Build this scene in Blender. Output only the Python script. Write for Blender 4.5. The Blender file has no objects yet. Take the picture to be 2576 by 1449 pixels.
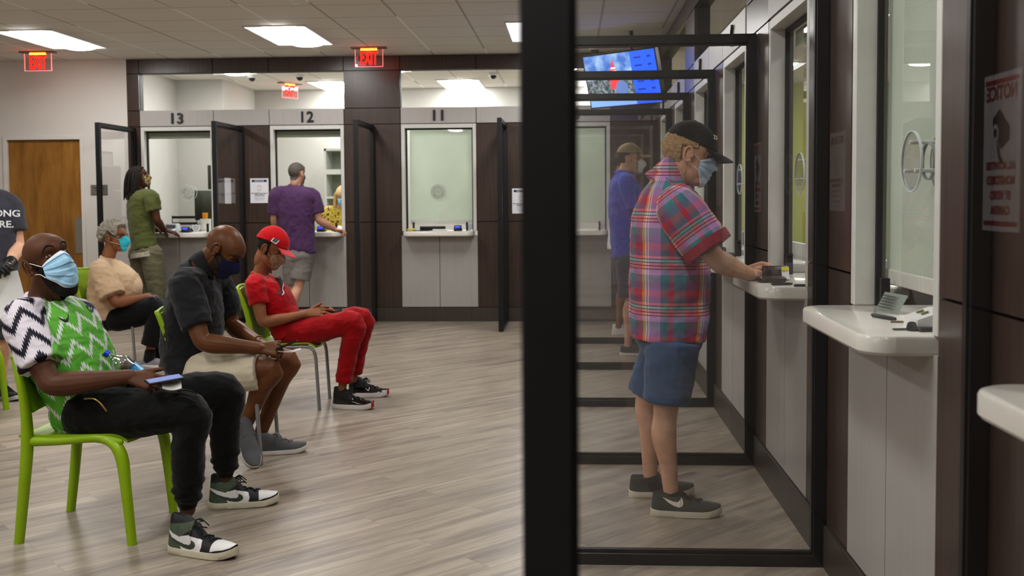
EXPO = 0.9
import bpy, math, random
import numpy as np
from mathutils import Vector, Matrix

rnd = random.Random(7)
S = bpy.context.scene
COL = S.collection
PI = math.pi

# ------------------------------------------------------------------ camera model (metres, X right, Y away, Z up)
EYE = np.array([0.0, 0.0, 1.4175])
FPX, CYP = 2623.43, 632.53
_y, _p, _r = (math.radians(a) for a in (3.2058, 2.9612, -0.4222))
FWD = np.array([-math.sin(_y)*math.cos(_p), math.cos(_y)*math.cos(_p), -math.sin(_p)])
_rt = np.array([math.cos(_y), math.sin(_y), 0.0]); _up = np.cross(_rt, FWD)
RGT = math.cos(_r)*_rt + math.sin(_r)*_up
UPV = -math.sin(_r)*_rt + math.cos(_r)*_up
def at(u, v, Y):
    """point of the room at depth Y that the photograph shows at pixel (u, v)"""
    d = FWD + RGT*(u-1288)/FPX - UPV*(v-CYP)/FPX
    return EYE + d*(Y/d[1])
def atx(u, v, X):
    d = FWD + RGT*(u-1288)/FPX - UPV*(v-CYP)/FPX
    return EYE + d*(X/d[0])
def atz(u, v, Z):
    d = FWD + RGT*(u-1288)/FPX - UPV*(v-CYP)/FPX
    return EYE + d*((Z-EYE[2])/d[2])
def V3(*a): return np.array(a, float)
def unit(v): v = np.asarray(v, float); return v/max(np.linalg.norm(v), 1e-9)

# ------------------------------------------------------------------ materials
MATS = {}
def srgb(r, g, b):
    f = lambda c: (c/255/12.92) if c/255 <= .04045 else ((c/255+.055)/1.055)**2.4
    return (f(r), f(g), f(b), 1)
class NT:
    """tiny node-graph helper"""
    def __init__(s, m):
        m.use_nodes = True; s.t = m.node_tree; s.n = s.t.nodes; s.l = s.t.links
        s.bsdf = s.n['Principled BSDF']; s.out = s.n['Material Output']
    def node(s, typ, **kw):
        n = s.n.new(typ)
        for k, v in kw.items():
            if k.startswith('i_'):
                key = k[2:]
                n.inputs[int(key) if key.isdigit() else key].default_value = v
            else: setattr(n, k, v)
        return n
    def link(s, a, b): s.l.new(a, b)
    def math(s, op, a, b=0.0, c=None, clamp=False):
        n = s.n.new('ShaderNodeMath'); n.operation = op; n.use_clamp = clamp
        for i, x in enumerate((a, b, c)):
            if x is None: continue
            if isinstance(x, (int, float)): n.inputs[i].default_value = x
            else: s.l.new(x, n.inputs[i])
        return n.outputs[0]
    def mix(s, fac, a, b, blend='MIX'):
        n = s.n.new('ShaderNodeMix'); n.data_type = 'RGBA'; n.blend_type = blend
        for key, x in ((0, fac), (6, a), (7, b)):
            if isinstance(x, (int, float)): n.inputs[key].default_value = x
            elif isinstance(x, tuple): n.inputs[key].default_value = x
            else: s.l.new(x, n.inputs[key])
        return n.outputs[2]
    def coord(s, which='Object', scale=(1,1,1), rot=(0,0,0), loc=(0,0,0)):
        tc = s.n.new('ShaderNodeTexCoord'); mp = s.n.new('ShaderNodeMapping')
        mp.inputs['Scale'].default_value = scale; mp.inputs['Rotation'].default_value = rot; mp.inputs['Location'].default_value = loc
        s.l.new(tc.outputs[which], mp.inputs['Vector']); return mp.outputs['Vector']
    def noise(s, vec=None, scale=5, detail=3, rough=.5):
        n = s.n.new('ShaderNodeTexNoise'); n.inputs['Scale'].default_value = scale
        n.inputs['Detail'].default_value = detail; n.inputs['Roughness'].default_value = rough
        if vec is not None: s.l.new(vec, n.inputs['Vector'])
        return n.outputs['Fac']
    def ramp(s, fac, stops, interp='LINEAR'):
        n = s.n.new('ShaderNodeValToRGB'); cr = n.color_ramp; cr.interpolation = interp
        while len(cr.elements) < len(stops): cr.elements.new(.5)
        for e, (p, c) in zip(cr.elements, stops): e.position = p; e.color = c
        s.l.new(fac, n.inputs['Fac']); return n.outputs['Color']
    def bump(s, h, strength=.2, dist=.01):
        n = s.n.new('ShaderNodeBump'); n.inputs['Strength'].default_value = strength; n.inputs['Distance'].default_value = dist
        s.l.new(h, n.inputs['Height']); s.l.new(n.outputs[0], s.bsdf.inputs['Normal'])
    def sep(s, vec):
        n = s.n.new('ShaderNodeSeparateXYZ'); s.l.new(vec, n.inputs[0]); return n.outputs
    def attr(s, name):
        n = s.n.new('ShaderNodeAttribute'); n.attribute_name = name; return n.outputs['Vector']
    def base(s, c):
        if isinstance(c, tuple): s.bsdf.inputs['Base Color'].default_value = c
        else: s.l.new(c, s.bsdf.inputs['Base Color'])
def mat(name, col=(.5,.5,.5,1), rough=.5, metal=0.0, spec=.5, var=0.0, vscale=8, bump=0.0, bscale=60, emit=0.0, coat=0.0, sss=0.0, stretch=(1,1,1), sheen=0.0):
    """principled material with a procedural colour variation and grain"""
    if name in MATS: return MATS[name]
    m = bpy.data.materials.new(name); t = NT(m); b = t.bsdf
    b.inputs['Roughness'].default_value = rough; b.inputs['Metallic'].default_value = metal
    b.inputs['Specular IOR Level'].default_value = spec
    if coat: b.inputs['Coat Weight'].default_value = coat; b.inputs['Coat Roughness'].default_value = .1
    if sheen: b.inputs['Sheen Weight'].default_value = sheen
    if sss:
        b.inputs['Subsurface Weight'].default_value = sss; b.inputs['Subsurface Radius'].default_value = (.012,.004,.002); b.inputs['Subsurface Scale'].default_value = 1
    v = t.coord('Object', scale=stretch)
    if var:
        n = t.noise(v, vscale, 4)
        d = tuple(max(0, c*(1-var)) for c in col[:3])+(1,); l = tuple(min(1, c*(1+var)) for c in col[:3])+(1,)
        t.base(t.ramp(n, [(.3, d), (.7, l)]))
    else: t.base(tuple(col[:3])+(1,))
    if bump: t.bump(t.noise(v, bscale, 2), bump, .004)
    if emit:
        b.inputs['Emission Color'].default_value = tuple(col[:3])+(1,); b.inputs['Emission Strength'].default_value = emit
    m.diffuse_color = tuple(col[:3])+(1,)
    MATS[name] = m; return m
def glass_mat(name, refl=.06, tint=(1,1,1,1), rough=.0, haze=0.0, hazecol=(.8,.8,.8,1)):
    """thin clear sheet: transparent, with a weak mirror reflection growing at grazing angles"""
    if name in MATS: return MATS[name]
    m = bpy.data.materials.new(name); t = NT(m); t.n.remove(t.bsdf)
    tr = t.node('ShaderNodeBsdfTransparent'); tr.inputs[0].default_value = tint
    gl = t.node('ShaderNodeBsdfGlossy'); gl.inputs['Roughness'].default_value = rough
    lw = t.node('ShaderNodeLayerWeight'); lw.inputs[0].default_value = .25
    f = t.math('MULTIPLY_ADD', lw.outputs['Facing'], .35, refl)
    f = t.math('POWER', f, 1.0)
    mx = t.node('ShaderNodeMixShader'); t.link(f, mx.inputs[0]); t.link(tr.outputs[0], mx.inputs[1]); t.link(gl.outputs[0], mx.inputs[2])
    last = mx.outputs[0]
    if haze:
        df = t.node('ShaderNodeBsdfDiffuse'); df.inputs[0].default_value = hazecol
        m2 = t.node('ShaderNodeMixShader'); m2.inputs[0].default_value = haze
        t.link(last, m2.inputs[1]); t.link(df.outputs[0], m2.inputs[2]); last = m2.outputs[0]
    t.link(last, t.out.inputs[0]); MATS[name] = m; return m

# ------------------------------------------------------------------ mesh builder
class MB:
    def __init__(s): s.V = []; s.F = []; s.M = []; s.n = 0
    def add(s, verts, faces, mi=0):
        verts = np.asarray(verts, float).reshape(-1, 3)
        s.V.append(verts)
        for k, f in enumerate(faces):
            s.F.append(tuple(i+s.n for i in f)); s.M.append(mi if isinstance(mi, int) else mi[k])
        s.n += len(verts); return s
    def merge(s, o, mi=None):
        if o.n == 0: return s
        return s.add(np.vstack(o.V), o.F, list(o.M) if mi is None else mi)
    def verts(s): return np.vstack(s.V)
    def bb(s, x0, x1, y0, y1, z0, z1, mi=0, bev=0.0):
        if bev <= 0:
            v = [(x, y, z) for x in (x0, x1) for y in (y0, y1) for z in (z0, z1)]
            return s.add(v, [(0,1,3,2),(4,6,7,5),(0,4,5,1),(2,3,7,6),(0,2,6,4),(1,5,7,3)], mi)
        # chamfered box: an octagon-edged prism stack
        b = min(bev, (x1-x0)/2.01, (y1-y0)/2.01, (z1-z0)/2.01)
        def ring(z, i): return [(x0+i,y0+b+0*i,z),(x0+b,y0+i,z),(x1-b,y0+i,z),(x1-i,y0+b,z),(x1-i,y1-b,z),(x1-b,y1-i,z),(x0+b,y1-i,z),(x0+i,y1-b,z)]
        R = [ring(z0, b), ring(z0+b, 0), ring(z1-b, 0), ring(z1, b)]
        return s.loft([np.array(r) for r in R], mi=mi)
    def box(s, c, size, rot=None, mi=0, bev=0.0):
        t = MB(); h = np.array(size)/2; t.bb(-h[0],h[0],-h[1],h[1],-h[2],h[2], bev=bev)
        v = t.verts()
        if rot is not None: v = v @ np.asarray(rot).T
        return s.add(v+np.asarray(c), t.F, mi)
    def loft(s, rings, mi=0, cap=True, closed=True):
        n = len(rings[0]); f = []
        for i in range(len(rings)-1):
            for j in range(n if closed else n-1):
                a = i*n+j; b = i*n+(j+1) % n; f.append((a, b, b+n, a+n))
        if cap: f.append(tuple(range(n-1, -1, -1))); f.append(tuple((len(rings)-1)*n+j for j in range(n)))
        return s.add(np.vstack(rings), f, mi)
    def tube(s, P, R, n=10, mi=0, lat=None, flat=1.0, cap='round', sub=0):
        """swept tube through points P with radii R (or (a,b) pairs: a across `lat`, b the other way)"""
        P = np.asarray(P, float); R = np.array([(r, r*flat) if np.isscalar(r) else r for r in (R if hasattr(R, '__len__') else [R]*len(P))], float)
        if sub:
            P, R = smoothpath(P, R, sub)
        T = np.gradient(P, axis=0); T /= np.maximum(np.linalg.norm(T, axis=1, keepdims=True), 1e-9)
        a = np.asarray(lat, float) if lat is not None else (V3(0,1,0) if abs(T[0][1]) < .8 else V3(1,0,0))
        rings = []
        if cap == 'round':
            cs = [(-.92, .38), (-.6, .8)]
            pre = [(P[0]+T[0]*max(R[0])*k, R[0]*w) for k, w in cs]; post = [(P[-1]-T[-1]*max(R[-1])*k, R[-1]*w) for k, w in reversed(cs)]
        else: pre = post = []
        th = np.linspace(0, 2*PI, n, endpoint=False); c, sn = np.cos(th)[:, None], np.sin(th)[:, None]
        seq = [(p, r, T[0]) for p, r in pre] + [(P[i], R[i], T[i]) for i in range(len(P))] + [(p, r, T[-1]) for p, r in post]
        for p, r, t in seq:
            a2 = a - t*np.dot(a, t)
            if np.linalg.norm(a2) > 1e-4: a = unit(a2)
            b = np.cross(t, a)
            rings.append(p + a*c*r[0] + b*sn*r[1])
        return s.loft(rings, mi)
    def ell(s, c, r, rot=None, nu=20, nv=12, mi=0):
        th = np.linspace(0, 2*PI, nu, endpoint=False); rings = []
        for ph in np.linspace(-PI/2+.12, PI/2-.12, nv):
            rings.append(np.stack([np.cos(th)*math.cos(ph)*r[0], np.sin(th)*math.cos(ph)*r[1], np.full(nu, math.sin(ph)*r[2])], 1))
        if rot is not None: rings = [q @ np.asarray(rot).T for q in rings]
        return s.loft([q+np.asarray(c) for q in rings], mi)
    def lathe(s, prof, c=(0,0,0), axis=(0,0,1), n=24, mi=0, cap=True):
        ax = unit(axis); a = unit(np.cross(ax, (1,0,0) if abs(ax[0]) < .8 else (0,1,0))); b = np.cross(ax, a)
        th = np.linspace(0, 2*PI, n, endpoint=False)[:, None]
        return s.loft([np.asarray(c)+ax*h+(a*np.cos(th)+b*np.sin(th))*r for r, h in prof], mi, cap=cap)
    def quad(s, a, b, c, d, mi=0): return s.add([a,b,c,d], [(0,1,2,3)], mi)
    def grid(s, P, mi=0, wrap=False):
        """P: array (nu, nv, 3)"""
        nu, nv = P.shape[:2]; f = []; m = []
        for i in range(nu-1):
            for j in range(nv if wrap else nv-1):
                k = (j+1) % nv; f.append((i*nv+j, i*nv+k, (i+1)*nv+k, (i+1)*nv+j)); m.append(mi if isinstance(mi, int) else mi(i, j))
        return s.add(P.reshape(-1, 3), f, m)
    def prism(s, poly, z0, z1, M=None, mi=0):
        """polygon in xy extruded z0..z1, then mapped by M (4x4)"""
        n = len(poly); v = np.array([(x, y, z) for z in (z0, z1) for x, y in poly], float)
        if M is not None: v = v @ np.array(M.to_3x3()).T + np.array(M.translation)
        return s.add(v, [tuple(range(n-1,-1,-1)), tuple(range(n, 2*n))]+[(i, (i+1) % n, (i+1) % n+n, i+n) for i in range(n)], mi)
    def mapped(s, M):
        o = MB(); M = Matrix(M); v = s.verts() @ np.array(M.to_3x3()).T + np.array(M.translation); o.add(v, s.F, list(s.M)); return o
    def mesh(s, name, mats, smooth=True, inv=None):
        v = s.verts()
        if inv is not None: v = v @ np.array(inv.to_3x3()).T + np.array(inv.translation)
        me = bpy.data.meshes.new(name); me.from_pydata(v.tolist(), [], s.F); me.validate()
        for m in (mats if isinstance(mats, (list, tuple)) else [mats]): me.materials.append(m)
        if len(me.polygons) == len(s.M): me.polygons.foreach_set('material_index', s.M)
        me.polygons.foreach_set('use_smooth', [bool(smooth)]*len(me.polygons)); me.update()
        if smooth: me.set_sharp_from_angle(angle=math.radians(smooth if smooth is not True else 40))
        return me
def smoothpath(P, R, sub):
    n = len(P); t = np.arange(n); tt = np.linspace(0, n-1, (n-1)*sub+1)
    def cr(A):
        out = []
        for x in tt:
            i = min(int(x), n-2); f = x-i
            p0, p1, p2, p3 = A[max(i-1,0)], A[i], A[i+1], A[min(i+2,n-1)]
            out.append(.5*((2*p1)+(-p0+p2)*f+(2*p0-5*p1+4*p2-p3)*f*f+(-p0+3*p1-3*p2+p3)*f**3))
        return np.array(out)
    return cr(P), np.maximum(cr(R), 1e-4)
def frame(fwd, up=(0,0,1)):
    """3x3 with columns forward, left, up"""
    f = unit(fwd); l = unit(np.cross(up, f)); u = np.cross(f, l); return np.stack([f, l, u], 1)
def rotz(a): c, s = math.cos(a), math.sin(a); return np.array([[c,-s,0],[s,c,0],[0,0,1]])
def axrot(ax, a): return np.array(Matrix.Rotation(a, 3, Vector(ax)))
def M4(R, loc): m = Matrix(R).to_4x4(); m.translation = Vector(loc); return m

# ------------------------------------------------------------------ objects
WM = {}
def tag(o, label=None, cat=None, group=None, kind=None):
    if label: o['label'] = label
    if cat: o['category'] = cat
    if group: o['group'] = group
    if kind: o['kind'] = kind
    return o
def thing(name, label, cat, loc=(0,0,0), rz=0.0, group=None, kind=None):
    o = bpy.data.objects.new(name, None); COL.objects.link(o); o.location = Vector([float(c) for c in loc]); o.rotation_euler = (0, 0, rz)
    o.empty_display_size = .1
    WM[o.name] = Matrix.Translation(o.location) @ Matrix.Rotation(rz, 4, 'Z'); return tag(o, label, cat, group, kind)
def obj(name, mb, mats, parent=None, smooth=True, local=False, label=None, origin=None, me=None):
    """one mesh object; geometry in world coordinates unless local"""
    if parent is not None:
        W = WM[parent.name]; inv = None if local else W.inverted()
        me = me or mb.mesh(name, mats, smooth, inv); o = bpy.data.objects.new(name, me); COL.objects.link(o); o.parent = parent; WM[o.name] = W
    else:
        T = Matrix.Identity(4)
        if not local:
            v = mb.verts(); lo, hi = v.min(0), v.max(0)
            c = origin if origin is not None else ((lo[0]+hi[0])/2, (lo[1]+hi[1])/2, lo[2]); T = Matrix.Translation(Vector([float(x) for x in c]))
        me = me or mb.mesh(name, mats, smooth, T.inverted()); o = bpy.data.objects.new(name, me); COL.objects.link(o)
        o.location = T.translation; WM[o.name] = T
    if label: o['label'] = label
    return o
def solo(name, mb, mats, label, cat, smooth=True, group=None, kind=None):
    return tag(obj(name, mb, mats, None, smooth), label, cat, group, kind)
def struct(name, mb, mats, smooth=False, parent=None):
    o = obj(name, mb, mats, parent, smooth)
    if parent is None: o['kind'] = 'structure'
    return o
def copy_tree(o, parent=None):
    c = o.copy(); COL.objects.link(c); c.parent = parent
    for ch in list(o.children): copy_tree(ch, c)
    return c
def text_mb(s, size, depth=.0, align='CENTER', spacing=1.0, bold=0.0):
    """text as mesh in the xy plane, baseline at y=0"""
    cu = bpy.data.curves.new('txt', 'FONT'); cu.body = s; cu.size = size; cu.extrude = depth; cu.align_x = align; cu.space_character = spacing; cu.offset = bold
    cu.resolution_u = 4
    o = bpy.data.objects.new('txt', cu); COL.objects.link(o)
    dg = bpy.context.evaluated_depsgraph_get(); me = bpy.data.meshes.new_from_object(o.evaluated_get(dg))
    b = MB()
    if len(me.vertices): b.add([tuple(v.co) for v in me.vertices], [tuple(p.vertices) for p in me.polygons])
    bpy.data.objects.remove(o); bpy.data.curves.remove(cu); bpy.data.meshes.remove(me); return b
# face-on plane frames: text is written in local xy; these map it to a wall
FACE_BACK = Matrix(((1,0,0,0),(0,0,-1,0),(0,1,0,0),(0,0,0,1)))         # on a wall facing -Y
FACE_RIGHT = Matrix(((0,0,-1,0),(-1,0,0,0),(0,1,0,0),(0,0,0,1)))       # on a wall facing -X
def on_back(x, y, z): return Matrix.Translation((x, y, z)) @ FACE_BACK
def on_right(x, y, z): return Matrix.Translation((x, y, z)) @ FACE_RIGHT
# ================================================================== THE ROOM
D, RX, HC = 11.887, 0.9685, 3.044          # back wall, right wall, ceiling height
WW, SW = 0.869, 0.6518                     # window bay and the panel between two bays
ZH0, ZH1, ZF = 2.267, 2.451, 2.877         # header band, fascia underside
ZB, ZC = 0.162, 1.04                       # baseboard top, counter top

# ---- floor material: diagonal vinyl planks
def floor_mat():
    m = bpy.data.materials.new('floor_planks'); t = NT(m)
    v = t.coord('Object', rot=(0, 0, math.radians(-45)))
    br = t.node('ShaderNodeTexBrick'); t.link(v, br.inputs['Vector'])
    br.offset = .37; br.offset_frequency = 2; br.squash = 1
    for k, x in (('Scale', 1.0), ('Mortar Size', .0012), ('Brick Width', 1.22), ('Row Height', .178), ('Bias', 0.0), ('Mortar Smooth', .3)): br.inputs[k].default_value = x
    br.inputs['Color1'].default_value = (0,0,0,1); br.inputs['Color2'].default_value = (1,1,1,1); br.inputs['Mortar'].default_value = (.5,.5,.5,1)
    s = t.sep(v)
    # each plank shifts the grain noise
    cx = t.node('ShaderNodeCombineXYZ'); rowid = t.math('FLOOR', t.math('DIVIDE', s[1], .178))
    t.link(t.math('MULTIPLY_ADD', rowid, 3.17, t.math('MULTIPLY', s[0], 1.0)), cx.inputs[0]); t.link(s[1], cx.inputs[1]); t.link(t.math('MULTIPLY', br.outputs['Color'], 4.0), cx.inputs[2])
    def st(sx, sy):
        mp = t.node('ShaderNodeMapping'); mp.inputs['Scale'].default_value = (sx, sy, 1); t.link(cx.outputs[0], mp.inputs['Vector']); return mp.outputs[0]
    big = t.noise(st(.9, 9), 1.0, 5, .6); fine = t.noise(st(5, 110), 1.0, 4, .65); mid = t.noise(st(1.5, 26), 1.0, 4, .6)
    c = t.ramp(big, [(.28, srgb(104,94,87)), (.45, srgb(150,138,124)), (.62, srgb(172,160,143)), (.8, srgb(186,175,158))])
    c = t.mix(t.math('MULTIPLY', t.ramp(mid, [(.42, (0,0,0,1)), (.62, (1,1,1,1))]), .5), c, srgb(112,103,98))
    c = t.mix(t.math('MULTIPLY', t.ramp(fine, [(.5, (0,0,0,1)), (.68, (1,1,1,1))]), .45), c, srgb(196,186,170))
    c = t.mix(t.math('MULTIPLY', br.outputs['Color'], .22), c, srgb(120,110,102))
    c = t.mix(t.math('MULTIPLY', br.outputs['Fac'], .55), c, srgb(95,86,78))
    t.base(c); t.bsdf.inputs['Roughness'].default_value = .3
    t.link(t.math('MULTIPLY_ADD', fine, .18, .27), t.bsdf.inputs['Roughness'])
    t.bsdf.inputs['Specular IOR Level'].default_value = .45
    t.bump(t.math('SUBTRACT', t.math('MULTIPLY', fine, .4), br.outputs['Fac']), .12, .003)
    return m
FLOOR = floor_mat()
# ---- acoustic tile ceiling
def ceil_mat(name='ceiling_tiles', col=srgb(236,232,224)):
    m = bpy.data.materials.new(name); t = NT(m); v = t.coord('Object'); s = t.sep(v)
    def line(c, off, w):
        f = t.math('FRACT', t.math('DIVIDE', t.math('SUBTRACT', c, off), .61)); d = t.math('ABSOLUTE', t.math('SUBTRACT', f, .5))
        return t.math('GREATER_THAN', d, .5-w)
    lx = line(s[0], -3.09-30*.61, .017); ly = line(s[1], 9.72-30*.61, .013)
    n = t.noise(v, 120, 2); big = t.noise(v, .7, 2)
    c = t.mix(t.math('MULTIPLY', n, .25), col, tuple(x*.82 for x in col[:3])+(1,))
    c = t.mix(ly, c, tuple(x*.62 for x in col[:3])+(1,))
    bright = t.math('GREATER_THAN', t.noise(t.coord('Object', scale=(1.6, .35, 1)), 1.0, 1), .5)  # grid-bar reflections painted into the colour: some stretches lighter, others darker
    c = t.mix(lx, c, t.mix(bright, tuple(x*.6 for x in col[:3])+(1,), tuple(min(1, x*1.25) for x in col[:3])+(1,)))
    t.base(c); t.bsdf.inputs['Roughness'].default_value = .9
    t.bump(t.math('ADD', lx, ly), .3, .004); return m
CEIL = ceil_mat()
# ---- wall and joinery materials
def laminate(name, c, rough, streak):
    m = bpy.data.materials.new(name); t = NT(m)
    v = t.coord('Object', scale=(90, 90, 2.5)); n = t.noise(v, 1, 4, .6)
    d = tuple(x*(1-streak) for x in c[:3])+(1,); l = tuple(min(1, x*(1+streak)) for x in c[:3])+(1,)
    t.base(t.ramp(n, [(.3, d), (.7, l)])); t.bsdf.inputs['Roughness'].default_value = rough; t.bsdf.inputs['Specular IOR Level'].default_value = .45
    t.bump(n, .04, .002); return m
DARK = laminate('dark_walnut_laminate', srgb(72,58,51), .3, .25)
GREY = laminate('silver_grey_laminate', srgb(176,172,168), .38, .05)
BASEB = laminate('bronze_baseboard', srgb(74,67,60), .4, .12)
PAINT = mat('warm_white_paint', srgb(212,207,201), .85, bump=.05, bscale=180, var=.02, vscale=2)
OFFICE = mat('office_white_paint', srgb(192,191,185), .9, var=.02, vscale=2)
LIME = mat('lime_accent_paint', srgb(178,182,84), .85, var=.03, vscale=2)
ALU = mat('white_window_frame', srgb(206,205,200), .4, var=.03, vscale=20)
SEAL = mat('black_gasket', srgb(26,27,28), .5, var=.1)
BLK = mat('black_powder_coat', srgb(24,24,26), .38, var=.12, vscale=30, bump=.03, bscale=300)
SOLID = mat('white_solid_surface', srgb(226,222,214), .14, spec=.5, var=.015, vscale=40)
PANE = glass_mat('teller_window_glass', .055, (.97,.985,.972,1))
SCREEN = glass_mat('clear_partition_sheet', .075, (.972,.972,.969,1), haze=.005, hazecol=(.8,.8,.82,1))
NEARSCREEN = SCREEN
def blind_mat():
    m = bpy.data.materials.new('roller_blind_fabric'); t = NT(m); c = t.ramp(t.noise(t.coord('Object'), 2, 2), [(.3, srgb(216,222,212)), (.7, srgb(226,231,222))]); t.n.remove(t.bsdf)
    d = t.node('ShaderNodeBsdfDiffuse'); tr = t.node('ShaderNodeBsdfTranslucent'); mx = t.node('ShaderNodeMixShader'); mx.inputs[0].default_value = .55
    t.link(c, d.inputs[0]); t.link(c, tr.inputs[0]); t.link(d.outputs[0], mx.inputs[1]); t.link(tr.outputs[0], mx.inputs[2]); t.link(mx.outputs[0], t.out.inputs[0]); return m
BLIND = blind_mat()

b = MB().bb(-9, 6, -4.5, 16, -.05, 0); struct('floor', b, FLOOR)
b = MB().bb(-9, 6, -4.5, 16, HC, HC+.08); struct('ceiling', b, CEIL)

class Wall:
    """panel-wall coordinates: s along the wall, d into the wall"""
    def __init__(w, side): w.side = side
    def bb(w, mb, s0, s1, d0, d1, z0, z1, mi=0, bev=0.0):
        if w.side == 'back': return mb.bb(s0, s1, D+d0, D+d1, z0, z1, mi, bev)
        return mb.bb(RX+d0, RX+d1, s0, s1, z0, z1, mi, bev)
    def text(w, mb, s, z, d, M=None):
        T = on_back(s, D+d, z) if w.side == 'back' else on_right(RX+d, s, z)
        return mb.mapped(T)
    def pt(w, s, d, z): return V3(s, D+d, z) if w.side == 'back' else V3(RX+d, s, z)
WB, WR = Wall('back'), Wall('right')
back_bays = [(-4.973, 13), (-3.452, 12), (-1.931, 11), (-.410, 10)]
right_bays = [(3.230+1.5208*k-WW/2, 4+k) for k in range(-1, 6)]
WORDS = {3:'three',4:'four',5:'five',6:'six',7:'seven',8:'eight',9:'nine',10:'ten',11:'eleven',12:'twelve',13:'thirteen'}

def seam_panel(w, mb, s0, s1, z0, z1): w.bb(mb, s0+.004, s1-.004, 0, .03, z0+.004, z1-.004, 0)
def build_wall(w, bays, s_lo, s_hi, columns, name):
    """dark laminate wall with window bays; grey headers and kick panels are its parts"""
    dark = MB(); back = MB()
    edges = []; cur = s_lo
    for s0, n in sorted(bays): edges.append((cur, s0)); cur = s0+WW
    edges.append((cur, s_hi))
    headers = []; kicks = []
    for k, (a, c) in enumerate(edges):
        if c-a < .02: continue
        cuts = [a] if c-a < 1.2 else [a+i*(c-a)/math.ceil((c-a)/.76) for i in range(math.ceil((c-a)/.76))]
        cuts.append(c)
        col = any(a-.01 <= x <= c+.01 for x in columns)
        for i in range(len(cuts)-1):
            p, q = cuts[i], cuts[i+1]
            seam_panel(w, dark, p, q, ZB, 1.146); seam_panel(w, dark, p, q, 1.146, ZH0)
            if col: seam_panel(w, dark, p, q, ZH0, ZH1); seam_panel(w, dark, p, q, ZH1, ZF)
            else: headers.append((p, q))
        w.bb(back, a, c, .028, .12, 0, ZH1-.003)
        if col: w.bb(back, a, c, .028, .12, ZH1, ZF)
        seam_panel(w, dark, a, c, ZF, HC)
    for s0, n in bays:
        headers.append((s0, s0+WW)); seam_panel(w, dark, s0, s0+WW, ZF, HC)
        w.bb(back, s0, s0+WW, .028, .12, ZH0, ZH1-.003); w.bb(back, s0, s0+WW, .028, .12, 0, ZC-.06)
        kicks += [(s0-.006, s0+WW/2), (s0+WW/2, s0+WW+.006)]
    w.bb(back, s_lo, s_hi, .028, .12, ZF, HC)
    wall = struct(name, dark, DARK)
    obj('backing_board', back, SEAL, wall, False)
    for p, q in headers:
        m = MB(); w.bb(m, p+.004, q-.004, -.004, .03, ZH0+.004, ZH1); obj('header_panel', m, GREY, wall, False, label='silver grey header panel')
    for p, q in kicks:
        m = MB(); w.bb(m, p+.003, q-.003, -.002, .03, ZB+.006, ZC-.05); obj('kick_panel', m, GREY, wall, False, label='silver grey panel below the counter')
    m = MB(); w.bb(m, s_lo, s_hi, -.012, .02, 0, ZB); struct('baseboard_'+w.side, m, BASEB)
    return wall
wall_back = build_wall(WB, back_bays, -5.119, RX+.12, [-5.05, -2.25, .7], 'wall_back')
wall_right = build_wall(WR, right_bays, -4.4, D, [5.51, 8.55, 2.47, 11.6, -.5], 'wall_right')

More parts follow.
